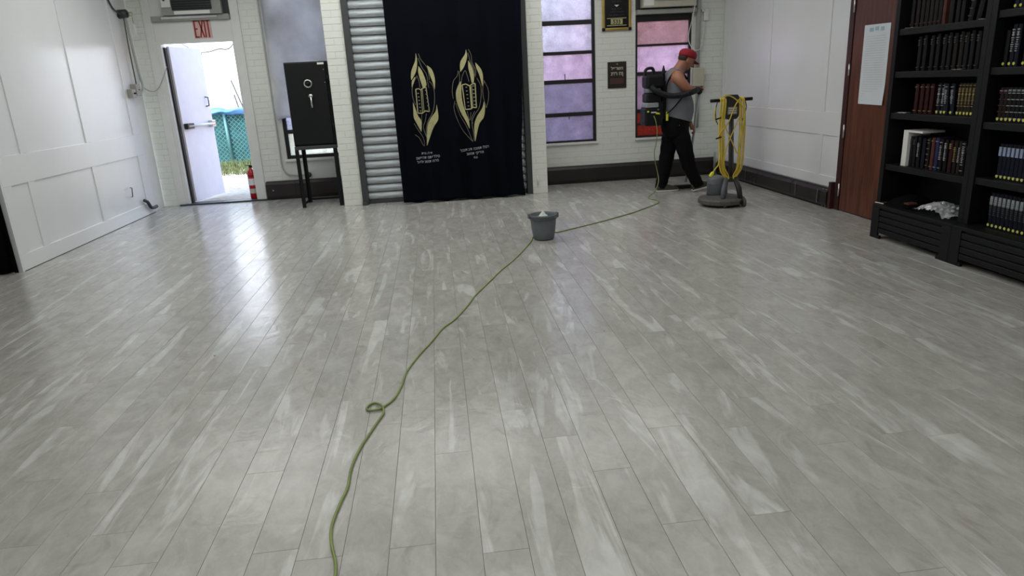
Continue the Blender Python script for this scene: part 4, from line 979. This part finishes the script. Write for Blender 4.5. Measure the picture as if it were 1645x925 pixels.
hh = MB().prism([(-.08, -.18), (-.055, -.21), (.055, -.21), (.08, -.18), (.085, .02), (.06, .055), (-.06, .055), (-.085, .02)], -.035, .035, lambda u, v, w: Vector((ht.x+u, ht.y+w, ht.z+v))).build('handle_head', 'bufd', fb, bevel=.008)
MB().box(ht.x-.055, ht.x+.055, ht.y-.038, ht.y-.035, ht.z-.155, ht.z-.075).build('label_plate', 'greybox', hh)
for k, w in enumerate((.045, .04, .043)): MB().box(ht.x-w, ht.x+w, ht.y-.0395, ht.y-.038, ht.z-.095-.024*k, ht.z-.085-.024*k).build('label_print', 'white', hh)
MB().cyl((ht.x-.235, ht.y, ht.z), (ht.x+.235, ht.y, ht.z-.004), .011, 10).build('handle_bar', 'bufd', fb, smooth=True)
for s_ in (-1, 1): MB().cyl((ht.x+s_*.145, ht.y, ht.z), (ht.x+s_*.24, ht.y, ht.z), .019, 12).build('grip', 'black', fb, smooth=True)
pc = MB(); rc = random.Random(11); bot = Vector((BC_.x+.05, 7.45, .31))
def hang(i, s_):
    xo = ht.x+s_*(.075+.014*(i % 5)+rc.uniform(-.003, .003)); yo = ht.y-.018-.011*(i % 3); bz = .30+.012*(i % 4)
    bx_ = bot.x+s_*(.012+.004*i); out = s_*(.018+.004*(i % 3))
    return [Vector((xo-s_*.004, ht.y+.02, ht.z-.02)), Vector((xo, ht.y, ht.z+.026)), Vector((xo+out*.3, yo-.012, ht.z-.03)), Vector((xo+out, yo-.02, ht.z-.28)), Vector((xo+out*.7, yo-.03, .70)), Vector((xo-s_*.0+out*.2, yo-.03, .46)), Vector((xo-s_*(.03+.003*i), yo-.03, .36)), Vector((bx_, yo-.03, bz))]
for s_ in (-1, 1):
    for i in range(6): pc.tube(catmull(hang(i, s_), 6), .0066, 6)
yc = ht.y-.055
for L_ in ([(1160, 156), (1172, 154), (1186, 163), (1196, 178), (1194, 200), (1188, 235)], [(1187, 160), (1180, 172), (1170, 197), (1158, 212), (1153, 222)], [(1156, 180), (1161, 192), (1167, 208), (1175, 226), (1184, 246)], [(1189, 185), (1183, 199), (1176, 215), (1168, 235), (1163, 255), (1163, 275)], [(1150, 172), (1148, 185), (1150, 197)], [(1168, 154), (1166, 152)]):
    pc.tube(catmull([at(x, y, 1, yc-.02) for x, y in L_], 6), .0066, 6)
pl_ = [at(1154, 264, 1, yc-.02), at(1150, 270, 1, yc-.02), at(1146, 276, 1, yc-.02)]
pc.tube(catmull([at(1157, 245, 1, yc-.02)]+pl_, 5), .0066, 6)
cd = pc.build('power_cord', 'yellow', fb, smooth=True)
pe = at(1140.5, 284, 1, yc-.02)
MB().tube([pl_[-1], pl_[-1].lerp(pe, .3), pl_[-1].lerp(pe, .85), pe], [.012, .022, .022, .014], 10).build('plug', 'yelplug', cd, smooth=True)
for x, y in ((1153.5, 191), (1154, 222)): MB().tube([at(x-4, y+1, 1, yc-.03), at(x+5, y-2, 1, yc-.03)], .008, 8).build('cord_tie', 'black', cd)
q = [at(x, y, 1, ht.y-.02) for x, y in ((1197, 161), (1199, 172), (1195, 186), (1191, 198))]
MB().tube(catmull(q, 5), .005, 6).build('lever_cable', 'dkgrey', fb, smooth=True)
q = [at(x, y, 1, ht.y-.02) for x, y in ((1153, 163), (1150, 175), (1150, 190), (1153, 200))]
MB().tube(catmull(q, 5), .005, 6).build('lever_cable', 'dkgrey', fb, smooth=True)

# ================================================================== MAN
def skin_obj(name, chains, m, parent, sub=2, smooth=True):
    # chains: list of lists of (x,y,z,rx[,ry]); a chain whose first point equals an existing point joins it
    V, E_, Rr, roots, idx = [], [], [], [], {}
    for ch in chains:
        prev = None
        for k, p in enumerate(ch):
            key = tuple(round(c, 4) for c in p[:3])
            if key in idx: i = idx[key]
            else:
                i = len(V); V.append(p[:3]); Rr.append((p[3], p[4] if len(p) > 4 else p[3])); idx[key] = i
                if k == 0: roots.append(i)
            if prev is not None: E_.append((prev, i))
            prev = i
    me = bpy.data.meshes.new(name); me.from_pydata(V, E_, []); me.update()
    o = bpy.data.objects.new(name, me); COL.objects.link(o)
    md = o.modifiers.new('skin', 'SKIN'); md.use_smooth_shade = smooth
    if not me.skin_vertices: bm_ = bmesh.new(); bm_.from_mesh(me); bm_.verts.layers.skin.verify(); bm_.to_mesh(me); bm_.free()
    sv = me.skin_vertices[0].data
    for i, r in enumerate(Rr): sv[i].radius = r; sv[i].use_root = i in roots
    s_ = o.modifiers.new('sub', 'SUBSURF'); s_.levels = sub; s_.render_levels = sub
    dg = bpy.context.evaluated_depsgraph_get(); nm = bpy.data.meshes.new_from_object(o.evaluated_get(dg)); nm.name = name
    bpy.data.objects.remove(o)
    for p in nm.polygons: p.use_smooth = True
    nm.materials.clear(); nm.materials.append(X[m])
    o = bpy.data.objects.new(name, nm); COL.objects.link(o)
    if parent is not None: o.parent = parent; o.matrix_parent_inverse = parent.matrix_basis.inverted()
    return o
mn = thing('person', 'man in red cap, grey sleeveless shirt and black trousers walking with a vacuum', 'person', (3.1, 8.75, 0))
MY = 8.75
# near side (his right) is -y; he walks towards +x
body = [
 [(3.06, MY, .93, .125, .15), (3.075, MY, 1.10, .145, .16), (3.065, MY, 1.28, .135, .16), (3.055, MY, 1.41, .11, .15), (3.085, MY, 1.51, .085, .09), (3.125, MY, 1.57, .075), (3.165, MY, 1.625, .078, .072), (3.195, MY, 1.675, .088, .078), (3.20, MY, 1.715, .06, .06)],
 [(3.055, MY, 1.41, .11, .15), (3.03, MY-.16, 1.455, .078), (3.03, MY-.215, 1.42, .070), (3.10, MY-.245, 1.34, .060), (3.165, MY-.245, 1.275, .055), (3.225, MY-.20, 1.285, .046), (3.275, MY-.17, 1.30, .034)],
 [(3.055, MY, 1.41, .11, .15), (3.05, MY+.16, 1.44, .078), (3.07, MY+.20, 1.37, .068), (3.14, MY+.20, 1.20, .055), (3.19, MY+.17, 1.10, .05), (3.25, MY+.06, .93, .042), (3.275, MY+.0, .85, .032)],
 [(3.06, MY, .93, .125, .15), (3.03, MY+.08, .86, .085), (3.00, MY+.09, .48, .052), (2.955, MY+.09, .28, .046), (2.925, MY+.09, .10, .034)],
 [(3.06, MY, .93, .125, .15), (3.10, MY-.08, .86, .085), (3.19, MY-.09, .50, .052), (3.27, MY-.09, .30, .046), (3.345, MY-.09, .13, .034)],
]
def hand(w, d, up, side, sgn):
    # w wrist, d finger direction, up: knuckle side, side: across the palm
    w, d, up, side = Vector(w), Vector(d).normalized(), Vector(up).normalized(), Vector(side).normalized()
    ch = [[tuple(w)+(.024,), tuple(w+d*.03)+(.026, .018), tuple(w+d*.075)+(.030, .017)]]
    for k, (ln, o_) in enumerate(((.068, .030), (.076, .010), (.071, -.010), (.056, -.029))):
        b0 = w+d*.065+side*o_; j1 = b0+d*ln*.42-up*.006; j2 = j1+d*ln*.22-up*ln*.32; j3 = j2-d*ln*.16-up*ln*.24
        ch.append([tuple(b0)+(.010,), tuple(j1)+(.0095,), tuple(j2)+(.009,), tuple(j3)+(.008,)])
    t0 = w+d*.02+side*.018*sgn; t1 = t0+d*.022+side*.022*sgn-up*.012; t2 = t1+d*.028-up*.022; ch.append([tuple(t0)+(.012,), tuple(t1)+(.011,), tuple(t2)+(.009,)])
    return ch
body[1][-1] = (3.275, MY-.17, 1.30, .025)
handR = hand((3.275, MY-.17, 1.30), (.85, .45, .1), (.2, -.3, .9), (-.4, .8, .1), 1)
handL = hand((3.275, MY, .85), (.5, -.25, -.8), (.75, -.3, .5), (.1, .9, .2), 1)
skin_obj('body', body+handR+handL, 'skin', mn)
fc = Vector((3.195, MY, 1.645))
# face: nose, ears, eyes, mouth, head tilted down and looking to +x
fx = Matrix.Translation(fc) @ Matrix.Rotation(math.radians(26), 4, 'Y') @ Matrix.Scale(1.06, 4)
MB().sph((0, 0, 0), (.098, .076, .112), 20, fx).build('head', 'skin', mn, smooth=True).matrix_basis = Matrix()
hd = [c for c in mn.children if c.name.startswith('head')][0]
def fpt(x, y, z): return fx @ Vector((x, y, z))
bpy.data.objects.remove(hd)
hb_ = MB(); hb_.lathe([(.0001, -.118), (.035, -.112), (.062, -.085), (.078, -.04), (.088, .0), (.09, .04), (.078, .08), (.045, .105), (.0001, .112)], 20, fx @ Matrix.Diagonal((1.1, .86, 1, 1)), cap=False)
head = hb_.build('head', 'skin', mn, smooth=True)
MB().tube([fpt(.088, 0, .02), fpt(.108, 0, -.012), fpt(.116, 0, -.028), fpt(.09, 0, -.036)], [.009, .012, .015, .010], 8).build('nose', 'skin', head, smooth=True)
for s_ in (-1, 1):
    MB().sph(fpt(.082, s_*.032, .012), (.012, .011, .009), 10).build('eye', 'eye', head, smooth=True)
    MB().sph(fpt(-.005, s_*.079, -.01), (.02, .009, .032), 10).build('ear', 'skin', head, smooth=True)
    MB().tube([fpt(.09, s_*.018, .033), fpt(.086, s_*.05, .031)], .005, 6).build('eyebrow', 'hair', head)
MB().tube([fpt(.086, -.022, -.066), fpt(.092, 0, -.066), fpt(.086, .022, -.066)], .005, 6).build('mouth', 'plqred', head)
hr = MB()
hr.sph(fpt(-.038, 0, .012), (.072, .084, .062), 18, Matrix.Rotation(math.radians(28), 4, 'Y'))
hr.build('hair', 'hair', head, smooth=True)
cp = MB(); cp.lathe([(.092, .035), (.097, .06), (.094, .09), (.078, .115), (.045, .130), (.0001, .134)], 24, fx @ Matrix.Rotation(math.radians(-8), 4, 'Y') @ Matrix.Diagonal((1.12, .93, 1, 1)), cap=False)
cap = cp.build('cap', 'cap', mn, smooth=True, solid=.003)
P = []
for i in range(7):
    P.append([fpt(.085+.085*(i/6)*math.cos((j/12-.5)*2.2)-.0, math.sin((j/12-.5)*2.2)*(.082+.0*i), .045-.012*(i/6)+.0-.018*abs(j/12-.5)*2) for j in range(13)])
MB().grid(P).build('brim', 'cap', cap, smooth=True, solid=.005)
MB().sph(fpt(.0+.018, 0, .134), (.008, .008, .005), 8).build('button', 'cap', cap)
# shirt: lofted ellipses along the torso
rings = [(3.085, .935, .184, .186), (3.092, .99, .200, .190), (3.098, 1.06, .208, .19), (3.090, 1.15, .202, .188), (3.072, 1.25, .182, .188), (3.060, 1.33, .158, .19), (3.045, 1.41, .150, .194), (3.045, 1.475, .125, .168), (3.07, 1.525, .092, .108), (3.09, 1.55, .075, .080)]
P = []
for k, (x, z, rx, ry) in enumerate(rings):
    n = 36; row = []
    for j in range(n+1):
        a = 2*PI*(j % n)/n; wob = 1+.012*math.sin(a*5+k)+(.02*math.sin(a*9) if k == 0 else 0)
        tilt = -.30*rx*math.cos(a)*(.0 if k < 4 else (k-3)/6)
        row.append((x+rx*math.cos(a)*wob, MY+ry*math.sin(a)*wob, z+tilt+(-.055*math.cos(a) if k == 0 else -.03*math.cos(a) if k == 1 else 0)))
    P.append(row)
sh_ = MB().grid(P).build('shirt', 'shirt', mn, smooth=True, solid=.004, sub=1)
for s_ in (-1, 1):
    c = Vector((3.035, MY+s_*.165, 1.435)); MB().tube([c-Vector((0, s_*.05, -.01)), c, c+Vector((0, s_*.028, -.022))], [.075, .074, .067], 16, cap=False).build('armhole', 'shirt', sh_, smooth=True)
# trousers
tb = MB(); P = []
for x, z, rx, ry in ((3.072, 1.0, .168, .172), (3.070, .93, .178, .182), (3.065, .86, .178, .184), (3.062, .80, .168, .180), (3.06, .74, .140, .168), (3.06, .70, .08, .12)):
    P.append([(x+rx*math.cos(2*PI*k/28), MY+ry*math.sin(2*PI*k/28), z) for k in range(29)])
tb.grid(P)
def leg(path):
    c = catmull([Vector(p[:3]) for p in path], 5); rr_ = catmull([Vector((p[3], 0, 0)) for p in path], 5)
    tb.tube(c, [q_.x*(1+.03*math.sin(i_*1.7)) for i_, q_ in enumerate(rr_)], 20, cap=False)
leg([(3.055, MY+.07, .84, .100), (3.025, MY+.08, .68, .106), (3.00, MY+.09, .50, .098), (2.975, MY+.09, .36, .094), (2.945, MY+.09, .20, .082), (2.925, MY+.09, .10, .078), (2.92, MY+.09, .048, .080)])
leg([(3.085, MY-.07, .84, .106), (3.135, MY-.08, .68, .110), (3.185, MY-.09, .50, .100), (3.225, MY-.09, .36, .092), (3.285, MY-.10, .22, .080), (3.335, MY-.105, .12, .076), (3.352, MY-.105, .08, .080)])
trs = tb.build('trousers', 'pants', mn, smooth=True, solid=.003)
q = at(1091, 191, 1, MY-.165)
MB().sph((q.x, MY-.172, .868), (.014, .012, .020), 8).build('logo', 'white', trs)
def shoe(heel, ang):
    M_ = Matrix.Translation(Vector(heel)) @ Matrix.Rotation(ang, 4, 'Y')
    secs = [(0, .030, .02, .085), (.03, .040, .02, .105), (.08, .046, .02, .115), (.14, .050, .02, .098), (.20, .056, .02, .078), (.25, .052, .02, .064), (.285, .038, .022, .052), (.305, .014, .025, .038)]
    P = []
    for x, w, z0, z1 in secs:
        P.append([M_ @ Vector((x, w*math.cos(a), z0+(z1-z0)*max(0, math.sin(a)))) for a in [-.3+(PI+.6)*j/14 for j in range(15)]])
    s_ = MB().grid(P).build('shoe', 'shoe', mn, smooth=True, solid=.003)
    b = MB(); out = []
    for x, w, _, _ in secs: out.append((x, w+.004))
    poly = [(x, w) for x, w in out]+[(x, -w) for x, w in reversed(out)]
    b.prism(poly, .002, .024, lambda u, v, w: M_ @ Vector((u, v, w))); b.build('sole', 'sole', s_, bevel=.004)
shoe((2.845, MY+.09-.03, 0), 0); shoe((3.275, MY-.11, .004), -math.radians(13))
# ================================================================== BACKPACK VACUUM
vc = thing('backpack_vacuum', 'black backpack vacuum with silver band worn by the man in the red cap', 'vacuum cleaner', (2.74, 8.72, 1.2))
VY = 8.72
def vbox(x0, x1, z0, z1, m, name, dy=.11, bev=.02): return MB().box(x0, x1, VY-dy, VY+dy, z0, z1).build(name, m, vc, bevel=bev)
vbox(2.645, 2.865, 1.335, 1.495, 'pack', 'motor_head', .12, .03)
vbox(2.66, 2.84, 1.275, 1.335, 'packg', 'clear_collar', .095)
vbox(2.65, 2.84, 1.16, 1.275, 'pack', 'upper_canister', .11)
MB().box(2.640, 2.80, VY-.116, VY+.116, 1.10, 1.16).build('silver_band', 'sband', vc, bevel=.01)
vbox(2.625, 2.86, .875, 1.10, 'pack', 'lower_canister', .12, .025)
MB().box(2.80, 2.86, VY-.11, VY+.11, 1.08, 1.17).build('mount', 'pack', vc)
hp = catmull([(2.655, VY, 1.49), (2.662, VY, 1.55), (2.70, VY, 1.575), (2.755, VY, 1.565), (2.775, VY, 1.49)], 6)
MB().tube(hp, .019, 10).build('carry_handle', 'pack', vc, smooth=True)
MB().tube([(2.885, VY-.02, 1.42), (2.888, VY-.02, 1.52), (2.888, VY-.02, 1.555), (2.888, VY-.02, 1.60)], [.018, .022, .017, .006], 10).build('valve_knob', 'pack', vc, smooth=True)
for x, z, s_ in ((2.662, 1.055, .012), (2.775, 1.03, .014), (2.80, 1.025, .012), (2.79, 1.075, .010)): MB().box(x-s_, x+s_, VY-.125, VY-.119, z-s_*.8, z+s_*.8).build('indicator', 'yelplug' if s_ > .011 else 'silver', vc)
MB().box(2.70, 2.765, VY-.124, VY-.119, 1.035, 1.05).build('label', 'white', vc)
MB().box(2.86, 2.895, VY-.10, VY+.10, .95, 1.42).build('back_pad', 'strap', vc, bevel=.012)
def strap(pts, w, name='strap'):
    c = catmull(pts, 6); MB().tube(c, w, 8, flat=.35).build(name, 'strap', vc, smooth=True)
strap([(2.885, MY-.14, 1.08), (2.885, MY-.15, 1.25), (2.905, MY-.145, 1.38), (2.96, MY-.135, 1.475), (3.03, MY-.125, 1.525), (3.10, MY-.115, 1.50), (3.17, MY-.13, 1.42)], .016)
strap([(2.885, MY+.14, 1.08), (2.905, MY+.145, 1.38), (2.97, MY+.135, 1.485), (3.04, MY+.125, 1.53), (3.11, MY+.115, 1.50), (3.19, MY+.13, 1.42), (3.22, MY+.14, 1.30)], .016)
strap([(2.89, MY-.13, 1.02), (2.93, MY-.165, 1.04), (2.99, MY-.185, 1.10), (3.06, MY-.197, 1.18), (3.13, MY-.192, 1.27), (3.17, MY-.175, 1.35)], .013)
strap([(2.88, MY-.10, 1.0), (2.89, MY-.02, .99), (2.88, MY+.10, 1.0)], .018, 'waist_belt')
MB().box(2.895, 2.925, MY-.15, MY-.14, .93, 1.04).build('yellow_tag', 'yelplug', vc, bevel=.004)
hose = catmull([(2.70, VY-.12, 1.36), (2.74, VY-.15, 1.31), (2.82, VY-.17, 1.265), (2.92, VY-.20, 1.235), (3.03, VY-.235, 1.235), (3.13, VY-.27, 1.255), (3.22, VY-.22, 1.275), (3.30, VY-.13, 1.29), (3.335, VY-.10, 1.25)], 10)
MB().tube(hose, [.033+.003*(i % 2) for i in range(len(hose))], 12).build('hose', 'pack', vc)
MB().tube([(3.335, VY-.10, 1.26), (3.332, MY-.03, 1.0), (3.325, MY+.0, .78), (3.30, MY+.05, .45), (3.26, MY+.10, .10)], [.018, .017, .016, .015, .015], 12).build('wand', 'sband', vc, smooth=True)
MB().box(3.12, 3.40, MY+.09, MY+.17, .012, .06).build('floor_tool', 'black', vc, bevel=.012)

# ================================================================== FIRE EXTINGUISHER
EX = Vector((-2.795, 10.63, .02))
fe = thing('fire_extinguisher', 'red fire extinguisher with a white label standing in the doorway', 'fire extinguisher', EX)
TE = Matrix.Translation(EX)
MB().lathe([(.0001, 0), (.052, 0), (.058, .008), (.058, .37), (.05, .405), (.028, .43), (.018, .445), (.018, .46)], 24, TE).build('cylinder', 'extred', fe, smooth=True)
MB().lathe([(.0585, .20), (.0595, .20), (.0595, .30), (.0585, .30)], 24, TE, cap=False).build('label', 'white', fe)
MB().lathe([(.0585, .08), (.0595, .08), (.0595, .15), (.0585, .15)], 24, TE, cap=False).build('label', 'beige', fe)
MB().lathe([(.0585, .335), (.0592, .335), (.0592, .345), (.0585, .345)], 24, TE, cap=False).build('label_stripe', 'black', fe)
MB().box(-.018, .022, -.016, .016, .455, .49, TE).build('valve', 'black', fe, bevel=.003)
MB().box(-.075, .02, -.010, .010, .515, .525, TE @ Matrix.Rotation(.25, 4, 'Y')).build('squeeze_lever', 'black', fe)
MB().box(-.07, .02, -.010, .010, .488, .498, TE).build('carry_lever', 'black', fe)
MB().tube([EX+Vector(p) for p in ((.02, 0, .475), (.055, 0, .46), (.07, -.01, .38), (.068, -.01, .25), (.066, -.01, .16))], .009, 8).build('hose', 'black', fe, smooth=True)

# ================================================================== OUTSIDE
gr = struct('ground', MB().box(-30, 30, 10.7, 60, -.10, -.02), 'conc')
struct('doorstep', MB().box(-3.95, -2.4, 10.66, 11.1, -.05, .0), 'conc')
struct('exterior_wall', MB().box(-4.16, -3.86, YL+.2, YL+.24, 0, CEIL+.3).box(-2.585, 4.5, YL+.35, YL+.36, CEIL, CEIL+.3), 'outw')
gb = MB(); gr_ = random.Random(4)
for k in range(6000):
    x, y = gr_.uniform(-7.5, -2.5), 14.3+gr_.random()**.7*2.1; h = gr_.uniform(.02, .07)*(1+1.6*(y > 15.9)); a = gr_.uniform(0, 6.28); dx, dy = .014*math.cos(a), .014*math.sin(a)
    gb.add([(x-dx, y-dy, -.02), (x+dx, y+dy, -.02), (x+gr_.uniform(-.04, .04), y+gr_.uniform(-.04, .04), h)], [(0, 1, 2)])
me = bpy.data.meshes.new('grass'); me.from_pydata(gb.v, [], gb.f); me.materials.append(X['grass'])
tag(shared(me, 'grass', (0, 0, 0)), 'rough green grass strip at the foot of the fence outside the door', 'grass', kind='stuff')
fn = thing('chain_link_fence', 'chain link fence with teal mesh screen outside the open door', 'fence', (-5, 16.6, 0))
for x, ln in ((-7.2, 0), (-4.70, .04), (-2.4, 0)): MB().cyl((x, 16.52, -.02), (x-ln, 16.52, 1.25), .035, 12).build('post', 'galvw', fn, smooth=True)
MB().cyl((-8, 16.52, 1.22), (-1.6, 16.52, 1.22), .02, 8).build('top_rail', 'galvw', fn, smooth=True)
P = [[(-8+6.4*j/60, 16.60+.02*math.sin(j*.8+i), .0+1.2*i/10) for j in range(61)] for i in range(11)]
MB().grid(P).build('windscreen', 'teal', fn, smooth=True)
ch = MB()
for k in range(80):
    x = -8+.1*k
    for s_ in (-1, 1):
        xa = x; xb = x+s_*1.15; ch.box(-.004, .004, -.004, .004, 0, math.hypot(1.15, 1.15), Matrix.Translation(Vector((xa, 16.55, .05))) @ Matrix.Rotation(s_*PI/4, 4, 'Y'))
tag(ch.build('wire_mesh', 'galvw', fn), kind='stuff')
P = [[(-8+6.4*j/70, 16.42-.07*math.sin(PI*i/8)+.02*math.sin(j*.9), 1.27-.16*i/8+.025*math.sin(j*.45+i*.6)+.02*math.sin(j*1.3)) for j in range(71)] for i in range(9)]
tag(MB().grid(P).build('blue_tarp', 'tarp', smooth=True, solid=.004), 'blue tarpaulin bunched along the top of the fence outside', 'tarpaulin')
wbld = thing('white_building', 'white painted building beyond the fence outside the exit door', 'building', (-8, 24, 0))
MB().box(-18, 3, 22, 30, -.1, 9).build('wall', 'outw', wbld)
for x in (-9.5, -8.35, -6.9, -5.6): MB().box(x, x+.12, 21.93, 22, 0, 9).build('wall_batten', 'outw', wbld)
MB().tube(catmull([(-8.6, 21.9, 2.95), (-8.2, 21.85, 3.02), (-7.95, 21.85, 2.9), (-7.9, 21.88, 2.5), (-7.9, 21.88, 0)], 5), .06, 8).build('downspout', 'white', wbld, smooth=True)
MB().box(-8.9, -8.3, 21.7, 22, 3.2, 3.9).build('vent_box', 'beige', wbld, bevel=.02)
for i, (a, b_, lb) in enumerate((((371, 129), (392, 176), 'taller thin dark pole leaning beyond the fence'), ((376, 152), (385, 177), 'shorter thin dark pole leaning beyond the fence'))):
    p0, p1 = at(a[0], a[1], 1, 17.6), at(b_[0], b_[1], 1, 17.6); d = (p1-p0); e = p0+d*(p0.z/(p0.z-p1.z))
    tag(MB().cyl(p0, e, .018, 6).build('pole', 'dkgrey'), lb, 'pole')
o = MB().tube(catmull([(-9.0, 21.8, 4.4), at(300, 75, 1, 15), at(325, 84, 1, 15), at(350, 79, 1, 15), at(376, 68, 1, 14.9), (-2.2, 10.74, 3.4)], 6), .012, 6).build('overhead_wire', 'dkgrey', smooth=True)
tag(o, 'overhead wire sagging across the view through the door', 'wire')
o = MB().box(3.0, 3.75, YR+.42, YR+.46, -.02, 1.02).build('orange_board', 'orange'); tag(o, 'orange red board standing outside the right window', 'board')
nb = thing('brick_building', 'pink brick building facing the frosted windows outside', 'building', (5, 15, 0))
MB().box(3.4, 14, 15.5, 20, -.1, 3.2).build('wall', 'pinkbrick', nb)
# ================================================================== CEILING FIXTURES
fx_h = MB().box(-1.03, 1.03, -.88, .88, -.06, 0).mesh('housing', mt=X['white'])
for lx, ly in LIGHTS:
    o = thing('ceiling_light', 'flat white ceiling light, %s one of the %s row from the back wall' % ('left' if lx < -1 else 'right' if lx > 1 else 'middle', {8.2: 'first', 4.9: 'second', 1.4: 'third'}.get(ly, 'fourth')), 'ceiling light', (lx, ly, CEIL), group='ceiling fixtures')
    c = bpy.data.objects.new('housing', fx_h); COL.objects.link(c); c.parent = o
